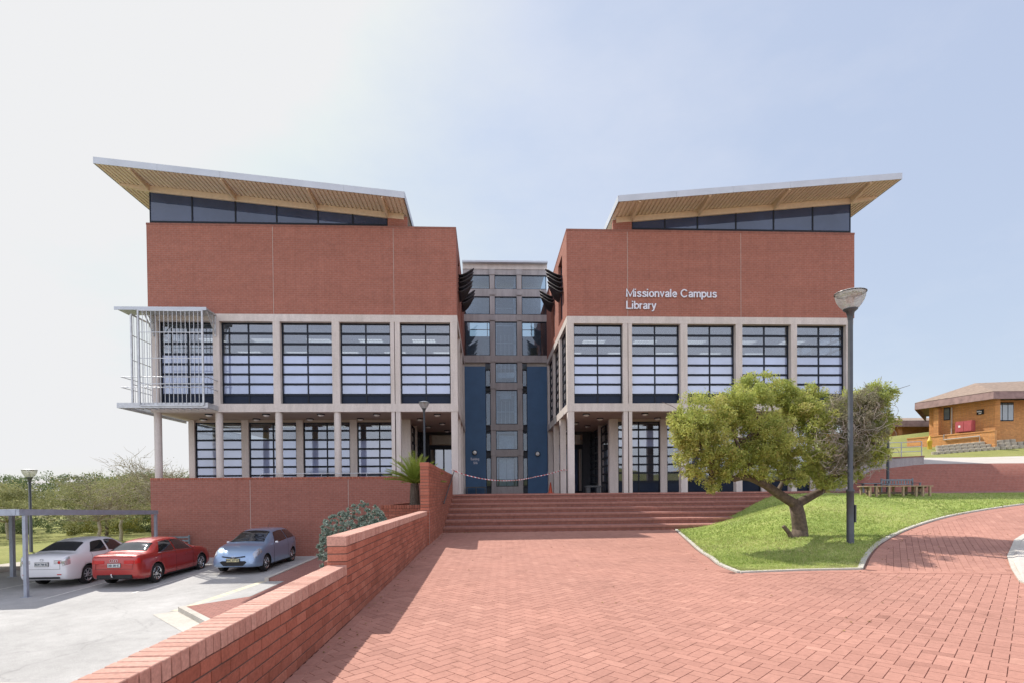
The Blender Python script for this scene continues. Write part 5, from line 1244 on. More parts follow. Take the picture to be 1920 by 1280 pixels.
CL = [(1325, 790, 12.6, .95, .95, .80, .05), (1300, 830, 12.7, .62, .75, .62, 0), (1355, 850, 12.7, .68, .7, .50, -.05), (1385, 760, 12.8, .80, .95, .70, 0), (1420, 725, 13.3, .66, .8, .42, 0), (1460, 735, 13.9, .55, .8, .42, -.05),
      (1440, 810, 12.7, .75, .8, .62, .06), (1400, 835, 13.0, .6, .7, .5, -.05), (1490, 765, 13.6, .60, .8, .45, .12), (1480, 845, 13.0, .62, .65, .50, .08), (1530, 790, 13.3, .62, .8, .60, 0), (1535, 850, 13.0, .55, .6, .45, .0), (1520, 735, 14.0, .45, .6, .28, .02),
      (1575, 760, 13.6, .62, .8, .50, 0), (1580, 830, 13.4, .55, .7, .55, -.08), (1625, 765, 13.4, .62, .8, .60, -.05), (1642, 735, 13.4, .50, .6, .46, -.1), (1650, 790, 13.4, .36, .6, .55, -.05), (1615, 820, 13.2, .55, .6, .55, -.08), (1560, 895, 13.2, .42, .45, .30, -.1), (1300, 880, 12.7, .35, .45, .30, .05),
      (1400, 870, 12.8, .42, .5, .26, 0), (1350, 885, 12.7, .34, .4, .24, .05), (1435, 885, 12.7, .26, .35, .18, .08), (1492, 895, 12.8, .34, .4, .20, .05), (1545, 900, 12.9, .34, .4, .22, -.05), (1440, 860, 13.0, .4, .5, .3, .05), (1510, 880, 13.1, .4, .5, .3, .05), (1640, 850, 13.2, .4, .5, .35, -.1), (1278, 790, 12.6, .35, .5, .45, .1), (1335, 905, 12.8, .26, .3, .22, .0), (1470, 880, 13.1, .3, .4, .25, .05), (1600, 880, 13.3, .35, .4, .28, -.1)]
cl = [(*at(c[0], c[1], c[2]), c[3]*.95, c[4]*.95, c[5]*.95, c[6]) for c in CL]
for c in cl:  # twigs running from the limbs into every clump
    cv = Vector(c[:3]); t0 = min(tips, key=lambda p: (p-cv).length)
    limb(b, wobble(t0, cv, 5, .12), .026, .010, 6)
    for _ in range(7):
        q = cv+Vector((rnd.gauss(0, .45)*c[3], rnd.gauss(0, .45)*c[4], rnd.gauss(0, .45)*c[5])); limb(b, wobble(t0.lerp(cv, rnd.uniform(.4, 1)), q, 4, .12), .012, .004, 5)
b.build('trunk', 'bark', T, smooth=True)
leaves('crown', cl, 150000, .058, 'leaf', T, sub=60, tight=.21, elong=2.6, seed=3, droop=.25)
gr = [(*at(px, py, Y), a*.95, a*.95, h*.95) for px, py, Y, a, h in ((1600, 770, 12.9, .62, .62), (1632, 800, 12.9, .48, .6), (1600, 840, 12.9, .5, .5), (1560, 860, 12.8, .35, .4), (1632, 745, 13.0, .42, .38))]
leaves('dry_foliage', gr, 26000, .05, 'leaf_grey', T, sub=50, tight=.2, elong=3.2, seed=9, droop=.1)
b = MB()   # wiry dead growth on the right of the crown
for _ in range(300):
    q0 = at(rnd.gauss(1606, 26), min(880, max(748, rnd.gauss(800, 40))), rnd.uniform(12.5, 13.3)); a = rnd.random()*2*PI; d = Vector((math.cos(a)*.9+.35, rnd.gauss(0, .4), math.sin(a)*.9)); P = [q0]; L = rnd.uniform(.035, .08); w = rnd.gauss(0, .5)
    for k in range(8):
        ca_, sa_ = math.cos(w), math.sin(w); d = Vector((d.x*ca_-d.z*sa_, d.y+rnd.gauss(0, .1), d.x*sa_+d.z*ca_)).normalized(); P.append(P[-1]+d*L)
    b.tube(P, [.0055]*5+[.004, .003, .002, .0015], 3, cap=False)
for _ in range(90):
    q0 = at(rnd.gauss(1568, 16), rnd.gauss(840, 28), rnd.uniform(12.4, 12.8)); P = wobble(q0, q0+Vector((rnd.gauss(0, .2), rnd.gauss(0, .1), rnd.gauss(0, .28))), 5, .4); b.tube(P, .005, 3, cap=False)
b.build('dead_twigs', 'twig', T)
b = MB(); p0 = at(1481, 1002, 13.3); b.tube([p0+Vector((.04, 0, -.08)), p0+Vector((-.02, 0, .05)), p0+Vector((-.12, 0, .17)), p0+Vector((-.16, 0, .22))], [.06, .055, .05, .045], 8)
tag(b.build('tree_stump', 'bark', smooth=False), 'short leaning cut stump poking out of the grass beside the tree', 'stump')

# shrub behind the low wall: blue grey rosettes
bs = thing('grey_shrub', 'blue grey succulent shrub overhanging behind the low brick wall', 'shrub', (-3.3, 14.6, -.15))
sc_ = [(-3.35, 14.5, .62, .58, .8, .50), (-3.75, 14.2, .40, .55, .8, .46), (-3.15, 14.9, .50, .34, .6, .40), (-3.15, 14.4, .2, .42, .7, .45), (-4.0, 14.1, .0, .33, .6, .38), (-3.5, 13.6, .15, .6, .7, .5), (-2.9, 13.9, .2, .4, .7, .45), (-4.1, 14.3, -.45, .22, .4, .32)]
g = np.random.default_rng(11); Vs = []; Ts = []
for c in sc_:
    for _ in range(120):   # rosettes
        d = g.normal(size=3); d /= np.linalg.norm(d); ctr = np.array(c[:3])+d*np.array(c[3:6])*g.uniform(.82, 1.08); t0 = g.random()*.7
        for k in range(20):
            a = g.normal(size=3)*.55+d*.8+np.array([0, 0, .35]); a /= np.linalg.norm(a); L = g.uniform(.06, .11); bt = np.cross(a, g.normal(size=3)); bt /= np.linalg.norm(bt); w = .018
            Vs += [ctr, ctr+a*L*.6+bt*w, ctr+a*L, ctr+a*L*.6-bt*w]; Ts.append(min(1, max(0, t0+g.normal()*.15)))
np_mesh('foliage', np.array(Vs), np.arange(len(Vs)).reshape(-1, 4), np.array(Ts), 'leaf_blue', bs)
b = MB()
for c in sc_:
    limb(b, wobble((-3.2, 14.8, -.2), c[:3], 5, .15), .03, .012, 6)
    for _ in range(14): limb(b, wobble(c[:3], (c[0]+rnd.gauss(0, .5)*c[3], c[1]+rnd.gauss(0, .5)*c[4], c[2]+rnd.gauss(0, .5)*c[5]), 3, .1), .012, .006, 5)
b.build('stem', 'bark', bs)

# cycad
cy = thing('cycad', 'small cycad palm with a rough trunk in the brick planter', 'palm', (-2.5, 18.5, .95))
b = MB()
for k in range(19):
    z0 = .95+.04*k
    for j in range(13):
        a = 2*PI*(j+.5*(k % 2))/13; r0 = .165-.002*k; p = Vector((-2.47+r0*math.cos(a), 18.45+r0*math.sin(a), z0)); o_ = Vector((math.cos(a), math.sin(a), 0)); tv = Vector((-math.sin(a), math.cos(a), 0)); b.t = rnd.random()
        b.add([p-tv*.034-o_*.03, p+tv*.034-o_*.03, p+o_*.045+Vector((0, 0, .05)), p-o_*.03+Vector((0, 0, .045))], [(0, 1, 2), (1, 3, 2), (3, 0, 2)])
b.lathe([(.17, .8), (.15, 1.5), (.12, 1.75)], (-2.47, 18.45, 0), 12); b.build('trunk', 'wood_dk', cy)
Vs = []; Ts = []; b = MB()
for k in range(72):
    a = k*2.399; el = R(84-66*(k/72)**.9+rnd.gauss(0, 4)); L = rnd.uniform(.92, 1.2); d = Vector((math.cos(a)*math.cos(el), math.sin(a)*math.cos(el), math.sin(el))); P = []; p = Vector((-2.47, 18.45, 1.72)); t0 = rnd.random()*.5+(.25 if k < 25 else 0)
    for i in range(15):
        P.append(p.copy()); p = p+d*(L/14); d = (d+Vector((math.cos(a), math.sin(a), -1.3))*.028).normalized()
    b.tube(P, [.011]*8+[.009]*4+[.006]*3, 4)
    side = Vector((-math.sin(a), math.cos(a), 0))
    for i in range(2, 29):
        q = P[i//2].lerp(P[min(i//2+1, 14)], (i % 2)*.5); dd = (P[min(i//2+1, 14)]-P[max(i//2-1, 0)]).normalized(); lw_ = .17*math.sin(min(1, i/10)*PI/2)*(1-.55*max(0, (i-18)/11))
        for s in (1, -1):
            tip = q+side*s*lw_*.78+dd*lw_*.55+Vector((0, 0, .04)); w = dd*.011
            Vs += [q-w, q+w, tip+w*.2, tip-w*.2]; Ts.append(min(1, max(0, t0+rnd.gauss(0, .1))))
b.build('frond_stem', 'leaf_palm', cy)
np_mesh('frond', np.array([tuple(v) for v in Vs]), np.arange(len(Vs)).reshape(-1, 4), np.array(Ts), 'leaf_palm', cy)

# trees, hedge and wood beyond the left lawn
def bg_tree(name, label, x, y, z0, h, w, mat, n, size, trunk='bark', bare=0, seed=1, fork=.35, sub=22, crown0=.35, tight=.3):
    T = thing(name, label, 'tree', (x, y, z0), 0, 'trees beyond the car park lawn'); r_ = random.Random(seed); b = MB()
    f = Vector((x+r_.gauss(0, .1), y, z0+h*fork)); limb(b, wobble((x, y, z0-.2), f, 4, .05, r_), h*.028, h*.02, 8); cl = []
    for k in range(9):
        a = k*2.4+r_.random(); rr_ = w*.5*math.sqrt((k+.6)/9)*.85; q = Vector((x+rr_*math.cos(a), y+rr_*math.sin(a), z0+h*(crown0+(1-crown0)*r_.uniform(.35, .92)-(.12 if rr_ > w*.35 else 0))))
        P = wobble(f, q, 5, .1, r_); limb(b, P, h*.012, h*.004, 6); cl.append((*q, w*.24, w*.24, h*(1-crown0)*.30))
        for _ in range(10+bare*16):
            s0 = P[r_.randint(2, 5)]; e = s0+Vector((r_.gauss(0, 1), r_.gauss(0, 1), abs(r_.gauss(.5, .6))))*h*(.09+.05*bare); limb(b, wobble(s0, e, 4, .15, r_), h*.0028, h*.001, 4)
            if bare:
                for _ in range(2): limb(b, wobble(s0.lerp(e, .6), e+Vector((r_.gauss(0, 1), r_.gauss(0, 1), abs(r_.gauss(.3, .5))))*h*.05, 3, .15, r_), h*.0022, h*.001, 3)
    b.build('trunk', trunk, T, smooth=True); leaves('crown', cl, n, size, mat, T, sub=sub, tight=tight, seed=seed)
    return T
zl = -1.42
bg_tree('thin_tree', 'slim tree with a straight pale trunk on the lawn behind the white car', -19.3, 27.6, zl, 3.6, 3.9, 'leaf_bg', 7000, .085, 'bark_pale', 1, 5, .45, tight=.34)
bg_tree('broad_tree', 'wide flat topped tree in front of the wood, left of the slim tree', -31.5, 36.5, zl, 3.9, 9.0, 'leaf_bg', 18000, .13, 'bark_pale', 0, 8, .3)
bg_tree('broad_tree', 'olive green spreading tree near the left edge under the carport beam', -38, 38.5, zl, 3.9, 9.0, 'leaf_bg', 16000, .13, 'bark_pale', 0, 9, .3)
bg_tree('bare_tree', 'nearly leafless tree seen between the arcade column and the wall corner', -19.6, 32.6, zl, 5.1, 4.2, 'leaf_bg', 1500, .06, 'bark_pale', 1, 12, .34, tight=.4)
bg_tree('bare_tree', 'sparse tall tree just left of the retaining wall corner', -22.3, 33.5, zl, 4.0, 4.0, 'leaf_bg', 5000, .09, 'bark_pale', 1, 14, .35, tight=.4)
bg_tree('broad_tree', 'dense olive tree right of the broad tree, behind the slim trunk', -26.2, 38.0, zl, 4.2, 7.0, 'leaf_bg', 12000, .12, 'bark', 1, 15, .3)
bg_tree('dark_tree', 'dark green round tree at the far left edge of the wood', -47, 47, zl, 4.2, 9, 'leaf_dk', 9000, .2, 'bark', 0, 17, .3)
bg_tree('dark_tree', 'dark green tree rising behind the olive trees in the middle of the wood', -33, 48, zl, 4.9, 9, 'leaf_dk', 9000, .19, 'bark', 0, 18, .3)
bg_tree('dark_tree', 'dark green tree behind the left street lamp', -39.5, 48, zl, 4.5, 8, 'leaf_dk', 8000, .19, 'bark', 0, 19, .3)
bg_tree('dark_tree', 'dark green tree right of the others in the wood', -27.5, 46, zl, 4.8, 8, 'leaf_dk', 8000, .18, 'bark', 0, 21, .3)
hg = [(-46+i*2.1, 43-i*.12+rnd.uniform(-.6, .6), zl+.55, 1.5, 1.2, 1.25+rnd.uniform(-.2, .2)) for i in range(18)]
struct(leaves('undergrowth', hg, 34000, .14, 'leaf_dk', sub=20, seed=31), 'stuff')
hg = [(-29.5+i*1.3, 39.5+i*.18, zl+.45, 1.0, .9, .8) for i in range(9)]
tag(leaves('yellow_hedge', hg, 14000, .10, 'leaf_yel', sub=18, seed=33), 'yellow green hedge running along the back edge of the lawn', 'hedge')
wd = [(-95+i*5.5, 62+rnd.uniform(-3, 6), zl+1.6, 4.2, 3.5, 2.7+rnd.uniform(-.6, 1.0)) for i in range(18)]
struct(leaves('woodland', wd, 30000, .38, 'leaf_bg', sub=26, seed=35), 'stuff')
# lawn litter of small clover tufts
# ------------------------------------------------------------------ benches on the mound
tb = thing('wooden_table', 'long low weathered wooden plank table at the top edge of the grass', 'table', (13.4, 17.2, 1.2))
gz = H(13.5, 17.2)-.02
b = MB()
for k in range(5): b.bevbox(12.52, 14.78, 16.98+.105*k, 17.075+.105*k, gz+.335, gz+.37, .004)
b.build('top', 'wood', tb)
for x in (12.63, 12.84, 13.28, 13.76, 14.21, 14.44, 14.68):
    for y in (17.02, 17.44):
        b = MB(); b.bevbox(x-.03, x+.03, y-.03, y+.03, gz-.15, gz+.335, .003); b.build('leg', 'wood', tb)
b = MB(); b.bevbox(12.63, 14.66, 17.2, 17.24, gz+.10, gz+.16, .004); b.box(12.68, 12.72, 17.06, 17.4, gz+.28, gz+.335); b.box(14.56, 14.60, 17.06, 17.4, gz+.28, gz+.335); b.build('rail', 'wood_dk', tb)
gb = thing('garden_bench', 'grey painted garden bench with carved backrest behind the wooden table', 'bench', (19.9, 25.4, 1.4))
gz = 1.25; x0, x1 = 19.5, 21.15
b = MB()
for k in range(4): b.bevbox(x0+.06, x1-.06, 25.05+.11*k, 25.14+.11*k, gz+0.28, gz+0.297, .004)
b.build('seat', 'bench_grey', gb)
b = MB(); b.bevbox(x0+.05, x1-.05, 25.5, 25.54, gz+0.574, gz+0.644, .005); b.bevbox(x0+.05, x1-.05, 25.5, 25.54, gz+0.364, gz+0.406, .005)
for k in range(10): xx = x0+.17+k*(x1-x0-.34)/9; b.box(xx-.028, xx+.028, 25.51, 25.53, gz+0.406, gz+0.574)
b.build('backrest', 'bench_grey', gb)
for x in (x0, x1-.06):
    b = MB(); b.bevbox(x, x+.06, 25.5, 25.56, gz-.2, gz+0.686, .004); b.bevbox(x, x+.06, 25.03, 25.09, gz-.2, gz+0.434, .004); b.bevbox(x, x+.06, 25.0, 25.56, gz+0.434, gz+0.462, .004); b.build('side_frame', 'bench_grey', gb)
pt = thing('picnic_table', 'small grey picnic table half hidden behind the left end of the wooden table', 'table', (18.3, 25.6, 1.4))
b = MB(); b.bevbox(18.45, 19.4, 25.3, 25.9, gz+.42, gz+.46, .005); b.build('top', 'bench_grey', pt)
for x in (18.55, 19.2):
    b = MB(); b.bevbox(x, x+.09, 25.5, 25.6, gz-.1, gz+.42, .005); b.build('leg', 'bench_grey', pt)
# bench in the car park, partly behind the red car
cb2 = thing('park_bench', 'slatted metal bench against the retaining wall behind the red sedan bonnet', 'bench', (-13.8, 23.8, zpark(23.8)))
zb_ = zpark(23.8); x0, x1 = -14.55, -13.02
b = MB()
for k in range(4): b.box(x0, x1, 23.5+.1*k, 23.57+.1*k, zb_+.42, zb_+.45)
b.build('seat', 'bench_grey', cb2)
b = MB()
for k in range(3): b.box(x0, x1, 23.93, 23.96, zb_+.60+.15*k, zb_+.68+.15*k)
b.build('backrest', 'bench_grey', cb2)
for x in (x0, x1-.06):
    b = MB(); b.box(x, x+.06, 23.96, 24.02, zb_-.05, zb_+1.02); b.box(x, x+.06, 23.5, 23.56, zb_-.05, zb_+.42); b.box(x, x+.06, 23.56, 23.96, zb_+.36, zb_+.42); b.build('leg', 'bench_grey', cb2)

# ------------------------------------------------------------------ ramp wall, railing, golden brick building on the right
cw = thing('ramp_wall', 'grey stained concrete ramp wall at the foot of the paved bank on the right', 'wall', (22, 29, 2))
Pn = [(17.7, 27.02), (18.45, 27.12), (19.2, 27.16), (20.6, 27.18), (22.0, 27.18), (23.1, 27.16)]; Zt = [2.50, 2.80, 3.03, 3.07, 3.11, 3.15]
b = MB(); nP = len(Pn)
for (x, y), z in zip(Pn, Zt): b.v += [(x, y, H(x, y)-.4), (x, y, z-.05), (x-.12, y+.16, z-.05), (x-.12, y+.16, H(x, y)-.4)]
for i in range(nP-1):
    for k in range(4): b.f.append((i*4+k, i*4+(k+1) % 4, (i+1)*4+(k+1) % 4, (i+1)*4+k)); b.mi.append(0); b.tint.append(.5)
b.f += [(0, 1, 2, 3), tuple((nP-1)*4+k for k in (3, 2, 1, 0))]; b.mi += [0, 0]; b.tint += [.5, .5]; b.build('wall', 'concrete_raw', cw)
b = MB()
for (x, y), z in zip(Pn, Zt): b.v += [(x+.02, y-.03, z-.05), (x+.02, y-.03, z), (x-.14, y+.19, z), (x-.14, y+.19, z-.05)]
for i in range(nP-1):
    for k in range(4): b.f.append((i*4+k, i*4+(k+1) % 4, (i+1)*4+(k+1) % 4, (i+1)*4+k)); b.mi.append(0); b.tint.append(.5)
b.f += [(0, 1, 2, 3), tuple((nP-1)*4+k for k in (3, 2, 1, 0))]; b.mi += [0, 0]; b.tint += [.5, .5]; b.build('coping', 'brick_dark', cw)
rl = thing('ramp_railing', 'thin galvanised railing standing on the concrete ramp wall', 'railing', (22, 29, 3))
for dz in (.76, .50, .25):
    b = MB(); b.tube([(x-.06, y+.08, z+dz) for (x, y), z in list(zip(Pn, Zt))[1:]], .02, 6); b.build('rail', 'steel', rl)
for i in (1, 2, 3, 4, 5):
    (x, y), z = Pn[i], Zt[i]; b = MB(); b.tube([(x-.06, y+.08, z), (x-.06, y+.08, z+.76)], .025, 6); b.build('post', 'steel', rl)

HS = thing('golden_brick_house', 'low golden brick building with brown tiled roof and shingle fascia on the right slope', 'building', (36, 38, 4.5))
A_, B_ = Vector((34.6, 40.2)), Vector((35.95, 36.1)); zE, zG = 7.75, 3.6
def wallq(b, p, q, z0, z1, th=.25):
    d = (q-p).normalized(); nn = Vector((d.y, -d.x)); 
    if nn.x > 0 and abs(nn.x) > abs(nn.y): nn = -nn
    i = -nn*th; b.add([(p.x, p.y, z0), (q.x, q.y, z0), (q.x+i.x, q.y+i.y, z0), (p.x+i.x, p.y+i.y, z0), (p.x, p.y, z1), (q.x, q.y, z1), (q.x+i.x, q.y+i.y, z1), (p.x+i.x, p.y+i.y, z1)], [(0, 1, 2, 3), (4, 7, 6, 5), (0, 4, 5, 1), (1, 5, 6, 2), (2, 6, 7, 3), (3, 7, 4, 0)])
dirF = (B_-A_).normalized(); Cc = B_+Vector((.85, .9)); D_ = Vector((52, 36.6)); E_ = A_+Vector((1.5, 3.5))
b = MB(); wallq(b, A_, B_, zG, zE); b.build('wall', 'brick_gold', HS)
b = MB(); wallq(b, B_+Vector((.02, .02)), Cc, zG, zE); wallq(b, Cc, D_, zG, zE); b.build('wall', 'brick_gold', HS)
b = MB(); wallq(b, Vector((41.6, 47.0)), A_, zG, zE); b.box(41.6, 52, 46.8, 47, zG, zE); b.build('wall', 'brick_gold', HS)
# buttress, low plinth wall
nF = Vector((-abs(dirF.y), -abs(dirF.x)*1)).normalized()
def onF(t, off=0): return A_+(B_-A_)*t+Vector((dirF.y, -dirF.x)).normalized()*(off if Vector((dirF.y, -dirF.x)).x < 0 else -off)
b = MB(); p, q = onF(.12, .35), onF(.20, .35); b.add([(p.x, p.y, zG), (q.x, q.y, zG), (onF(.20).x, onF(.20).y, zG), (onF(.12).x, onF(.12).y, zG), (p.x, p.y, zE-.2), (q.x, q.y, zE-.2), (onF(.20).x, onF(.20).y, zE-.2), (onF(.12).x, onF(.12).y, zE-.2)], [(0, 1, 2, 3), (4, 7, 6, 5), (0, 4, 5, 1), (1, 5, 6, 2), (2, 6, 7, 3), (3, 7, 4, 0)]); b.build('buttress', 'brick_gold', HS)
pw = MB(); wallq(pw, onF(-.25, .9), onF(1.1, .9), zG-.3, 5.35, .2); pw.build('plinth_wall', 'brick_gold', HS)
b = MB(); wallq(b, onF(-.25, .93), onF(1.1, .93), 5.35, 5.43, .26); b.build('plinth_coping', 'brick_gold', HS)
# window, drain pipe, fascia, roof
b = MB(); wallq(b, onF(.24, .03), onF(.34, .03), 6.6, 7.55, .06); w = b.build('window', 'frame', HS)
b = MB(); wallq(b, onF(.25, .04), onF(.33, .04), 6.66, 7.5, .03); b.build('pane', 'houseglass', w)
dC = (D_-Cc).normalized(); b = MB(); wallq(b, Cc+dC*.05+Vector((0, -.03)), Cc+dC*1.35+Vector((0, -.03)), 6.25, 7.6, .1); w = b.build('window', 'frame', HS)
b = MB(); 
for k in range(3): wallq(b, Cc+dC*(.1+.42*k)+Vector((0, -.05)), Cc+dC*(.46+.42*k)+Vector((0, -.05)), 6.32, 7.54, .03)
b.build('pane', 'houseglass', w)
b = MB(); p = onF(.37, .06); q = onF(.37, .98); r2_ = onF(.9, .98); b.tube([(p.x, p.y, 7.5), (p.x, p.y, 5.5), (q.x, q.y, 5.4), (q.x, q.y, 5.05), (r2_.x, r2_.y, 5.10), (r2_.x, r2_.y, 4.5)], .045, 8); b.build('drain_pipe', 'cream', HS)
oF = .75; F0_, F1_ = onF(-.14, oF), onF(1.06, oF); F2_ = Vector((37.2, 35.55)); F3_ = Vector((52, 35.2)); Fb = Vector((41.2, 48.2))
b = MB()
for p, q in ((F0_, F1_), (F1_, F2_), (F2_, F3_), (Fb, F0_)):
    d = (q-p); b.add([(p.x, p.y, zE-.12), (q.x, q.y, zE-.12), (q.x+.12, q.y+.12, zE+.42), (p.x+.12, p.y+.12, zE+.42), (p.x+.2, p.y+.2, zE-.12), (q.x+.2, q.y+.2, zE-.12)], [(0, 1, 2, 3), (0, 4, 5, 1)])
b.build('fascia', 'tile_fascia', HS)
b = MB(); ap1 = (39.3, 41.2, zE+2.1); ap2 = (52, 41.2, zE+2.6)
zf = zE+.42
b.add([(F0_.x+.1, F0_.y+.1, zf), (F1_.x+.1, F1_.y+.1, zf), (F2_.x+.1, F2_.y+.1, zf), (F3_.x, F3_.y, zf), ap1, ap2, (Fb.x, Fb.y, zf), (52, 47.5, zf)], [(0, 1, 4), (1, 2, 4), (2, 3, 5, 4), (6, 0, 4), (6, 4, 5, 7)]); b.build('roof', 'tile', HS)
bx_ = thing('utility_cabinet', 'dusty red double door box fixed to the golden brick wall', 'cabinet', (35.4, 37.9, 5.6))
b = MB(); wallq(b, onF(.47, .40), onF(.72, .40), 5.55, 6.35, .38); b.build('box', 'redbox', bx_)
b = MB(); wallq(b, onF(.48, .42), onF(.594, .42), 5.6, 6.3, .02); wallq(b, onF(.601, .42), onF(.71, .42), 5.6, 6.3, .02); b.build('door', 'redbox', bx_)
b = MB(); wallq(b, onF(.52, .43), onF(.55, .43), 5.9, 6.05, .02); b.build('label_plate', 'white', bx_)
hs = thing('building_sign', 'black plate with white lettering reading Building on the golden brick wall', 'sign', (35.6, 37.2, 6.8))
b = MB(); wallq(b, onF(.74, .05), onF(.84, .05), 6.72, 7.08, .04); b.build('plate', 'black', hs)
p = onF(.745, .062); ang = math.atan2(dirF.y, dirF.x); rt = Matrix.Rotation(ang, 4, 'Z') @ Matrix.Rotation(PI/2, 4, 'X')
text_mesh('lettering', 'Building', .15, p.x, p.y, 6.91, 'white', hs, .004, .62, .004, 'LEFT', rt); p = onF(.77, .062)
text_mesh('lettering', '504', .14, p.x, p.y, 6.76, 'white', hs, .004, .8, .004, 'LEFT', rt)
WG = thing('far_wing', 'low brick wing with brown roof between the tree and the golden brick building', 'building', (33, 49, 4.5))
b = MB(); b.box(38.2, 46, 50, 50.3, 3.4, 7.6); b.box(39.6, 40.0, 49.6, 49.99, 3.4, 7.4); b.box(33, 38.2, 51, 51.3, 3.4, 6.9); b.build('wall', 'brick_gold', WG)
b = MB(); b.add([(38.0, 49.2, 7.35), (46, 49.2, 7.35), (46, 49.3, 7.95), (38.1, 49.3, 7.95), (38.0, 53, 7.35), (38.1, 53, 7.95)], [(0, 1, 2, 3), (4, 0, 3, 5)]); b.build('fascia', 'tile_fascia', WG)
b = MB(); b.add([(37.9, 49.25, 7.95), (46, 49.25, 7.95), (46, 51.6, 8.5), (39.2, 51.6, 8.5), (37.9, 54, 7.95)], [(0, 1, 2, 3), (0, 3, 4)]); b.build('roof', 'tile', WG)
b = MB(); b.box(36.2, 37.0, 50.9, 50.99, 3.6, 6.2); b.build('door', 'redbox', WG)
bn = thing('litter_bin', 'pale litter bin outside the low brick wing', 'bin', (28.6, 44.5, 4.6))
zz = H(28.6, 44.5); b = MB(); b.lathe([(.24, zz), (.28, zz+.85), (.30, zz+.9), (.001, zz+.92)], (28.6, 44.5, 0), 14); b.build('body', 'white', bn, smooth=False); b = MB(); b.lathe([(.29, zz+.9), (.2, zz+1.0), (.001, zz+1.02)], (28.6, 44.5, 0), 14); b.build('lid', 'steel_lt', bn)
hy = thing('fire_hydrant', 'yellow hydrant post on the grass in front of the plinth wall', 'hydrant', (33.4, 38.6, 4.2))
zz = H(33.1, 38.4); b = MB(); b.lathe([(.14, zz-.1), (.14, zz+.5), (.17, zz+.52), (.17, zz+.6), (.10, zz+.68), (.04, zz+.95), (.001, zz+.97)], (33.1, 38.4, 0), 12); b.build('barrel', 'yellow', hy, smooth=True)
b = MB(); b.tube([(32.9, 38.4, zz+.45), (33.3, 38.4, zz+.45)], .05, 8); b.build('outlet', 'yellow', hy)
# precast terrace blocks
P0 = None; kk = 0
RR = random.Random(4)
for row in range(3):
    for i in range(17-row*2):
        x = 31.4+.40*i+.2*(row % 2)+row*.35; y = 36.0-.05*i+row*.22; z = H(x, y)+.0+row*.16
        nm = f'pale precast plant block in the {["bottom", "middle", "top"][row]} row of the terrace on the grass slope'
        if P0 is None:
            b = MB(); b.lathe([(.20, -.15), (.20, .13), (.17, .15), (.13, .15), (.13, .02), (.001, .02)], (0, 0, 0), 12)
            P0 = b.build('terrace_block', 'block'); o = P0
        else: o = P0.copy(); C.objects.link(o)
        o.location = (x, y, z); tag(o, nm, 'block', 'precast blocks terracing the grass slope')
# fallen leaves on the paving at the foot of the steps
b = MB()
for k in range(34):
    x = rnd.gauss(-.75, .35); y = rnd.gauss(18.75, .1); 
    if x < -1.5: continue
    a = rnd.random()*PI; z = .022; s_ = rnd.uniform(.02, .045); b.t = rnd.random(); b.add([(x+s_*math.cos(a), y+s_*math.sin(a), z), (x-s_*.5*math.sin(a), y+s_*.5*math.cos(a), z+.01), (x-s_*math.cos(a), y-s_*math.sin(a), z), (x+s_*.5*math.sin(a), y-s_*.5*math.cos(a), z+.012)], [(0, 1, 2, 3)])
for k in range(420):
    if k < 260: x = rnd.gauss(7.9, 1.5); y = rnd.gauss(12.0, 1.2)
    else: x = rnd.uniform(-1.5, 9); y = rnd.uniform(5, 18.5)
    if k >= 260 and rnd.random() < .55: x = rnd.gauss(-1.45, .08)
    if x < -1.54: continue
    a = rnd.random()*PI; z = H(x, y)+(.055 if inpoly(x, y, ISLP) else .018); s_ = rnd.uniform(.012, .026); b.t = rnd.random(); b.add([(x+s_*math.cos(a), y+s_*math.sin(a), z), (x-s_*.5*math.sin(a), y+s_*.5*math.cos(a), z+.008), (x-s_*math.cos(a), y-s_*math.sin(a), z), (x+s_*.5*math.sin(a), y-s_*.5*math.cos(a), z+.010)], [(0, 1, 2, 3)])
struct(b.build('fallen_leaves', 'leaf_litter'), 'stuff')

# hill and houses behind the camera, mirrored in the glass
b = MB()
for i in range(41):
    x = -60+8*i; b.v += [(x, -95-.02*(x-60)**2*.1, -2.3), (x, -110, 6.0+2.5*math.sin(i*.6)+1.5*math.sin(i*1.7)), (x, -160, 7)]
for i in range(40):
    for k in range(2): b.f.append((i*3+k, i*3+k+1, i*3+k+4, i*3+k+3)); b.mi.append(0); b.tint.append(.5)
struct(b.build('far_hill', 'ground', smooth=True))

# ------------------------------------------------------------------ light, sky, camera
SUN = Vector((-.585, .53, 1.0)).normalized(); EL = math.asin(SUN.z); AZ = math.atan2(SUN.x, SUN.y)
sd = bpy.data.lights.new('sun', 'SUN'); sd.energy = 2.9; sd.angle = R(.5); sd.color = (1, .955, .88)
so = bpy.data.objects.new('sun', sd); C.objects.link(so); so.rotation_euler = (-SUN).to_track_quat('-Z', 'Y').to_euler(); so.location = (0, 0, 40)
w = scene.world; w.use_nodes = True; nt = w.node_tree; bg = nt.nodes['Background']
sky = nt.nodes.new('ShaderNodeTexSky'); sky.sky_type = 'NISHITA'; sky.sun_disc = False; sky.sun_elevation = EL; sky.sun_rotation = AZ; sky.air_density = 1.0; sky.dust_density = 2.2; sky.ozone_density = 1.0; sky.altitude = 50
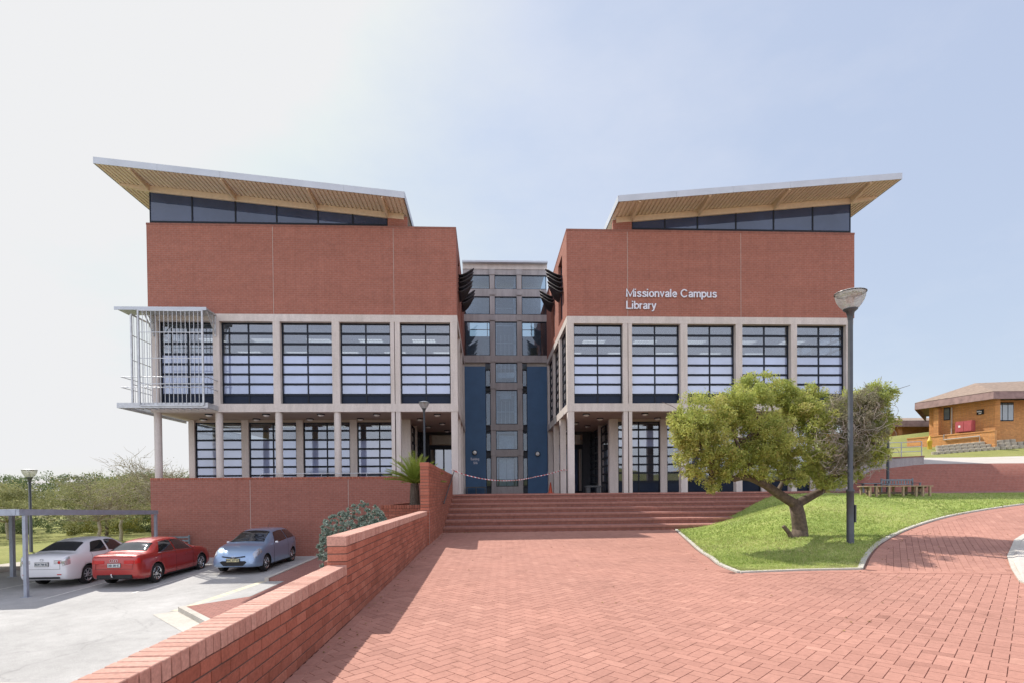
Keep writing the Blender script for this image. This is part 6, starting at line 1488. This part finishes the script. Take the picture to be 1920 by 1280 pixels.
# thin bright haze and cloud veil over the clear sky: part of the sky itself, laid out by direction
tc = nt.nodes.new('ShaderNodeTexCoord'); mp = nt.nodes.new('ShaderNodeMapping'); mp.inputs['Scale'].default_value = (1.0, 1.0, 2.0)
nz = nt.nodes.new('ShaderNodeTexNoise'); nz.inputs['Scale'].default_value = 2.2; nz.inputs['Detail'].default_value = 7; nz.inputs['Roughness'].default_value = .6
rp = nt.nodes.new('ShaderNodeValToRGB'); rp.color_ramp.elements[0].position = .40; rp.color_ramp.elements[0].color = (1.42, 1.60, 2.28, 1); rp.color_ramp.elements[1].position = .72; rp.color_ramp.elements[1].color = (1.80, 1.88, 2.42, 1)
def wmix(mode, a, c):
    m_ = nt.nodes.new('ShaderNodeMix'); m_.data_type = 'RGBA'; m_.blend_type = mode; m_.inputs[0].default_value = 1
    for k, v in ((6, a), (7, c)):
        if isinstance(v, tuple): m_.inputs[k].default_value = v
        else: nt.links.new(v, m_.inputs[k])
    return m_.outputs[2]
nt.links.new(tc.outputs['Generated'], mp.inputs[0]); nt.links.new(mp.outputs[0], nz.inputs['Vector']); nt.links.new(nz.outputs[0], rp.inputs[0])
# added fill for the facade: sky brightened unevenly in the half behind the camera
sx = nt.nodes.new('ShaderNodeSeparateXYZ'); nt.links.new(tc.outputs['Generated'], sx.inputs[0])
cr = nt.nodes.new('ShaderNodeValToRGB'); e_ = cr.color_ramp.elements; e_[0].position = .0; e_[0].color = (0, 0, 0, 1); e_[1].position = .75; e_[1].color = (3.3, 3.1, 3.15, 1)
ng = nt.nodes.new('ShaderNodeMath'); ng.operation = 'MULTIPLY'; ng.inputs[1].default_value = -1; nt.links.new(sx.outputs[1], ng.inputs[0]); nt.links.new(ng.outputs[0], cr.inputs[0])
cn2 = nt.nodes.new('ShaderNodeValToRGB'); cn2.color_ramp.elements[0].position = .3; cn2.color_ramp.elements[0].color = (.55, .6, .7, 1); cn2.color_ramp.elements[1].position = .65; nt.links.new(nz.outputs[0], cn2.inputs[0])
BACK_FILL = wmix('MULTIPLY', cr.outputs[0], cn2.outputs[0])
nt.links.new(wmix('ADD', BACK_FILL, wmix('DARKEN', wmix('ADD', wmix('MULTIPLY', sky.outputs[0], (.239, .231, .145, 1)), rp.outputs[0]), (2.98, 3.0, 3.05, 1))), bg.inputs[0])
bg.inputs[1].default_value = .15
cam = bpy.data.cameras.new('camera'); co = bpy.data.objects.new('camera', cam); C.objects.link(co); scene.camera = co
cam.sensor_width = 36; cam.lens = 1000/1920*36; cam.shift_y = (937-640)/1920; cam.clip_end = 3000; cam.clip_start = .05
yaw, pit, rol = R(2.7), -.015, .009
f = Vector((math.sin(yaw)*math.cos(pit), math.cos(yaw)*math.cos(pit), math.sin(pit))); r = Vector((math.cos(yaw), -math.sin(yaw), 0)); u = r.cross(f)
r2 = r*math.cos(rol)-u*math.sin(rol); u2 = u*math.cos(rol)+r*math.sin(rol)
co.matrix_world = Matrix(((r2.x, u2.x, -f.x, 0), (r2.y, u2.y, -f.y, 0), (r2.z, u2.z, -f.z, EYE), (0, 0, 0, 1)))
scene.view_settings.view_transform = 'Standard'; scene.view_settings.look = 'None'; scene.view_settings.gamma = 1; scene.view_settings.exposure = .95
scene.cycles.max_bounces = 8; scene.cycles.transparent_max_bounces = 16; scene.cycles.use_denoising = True
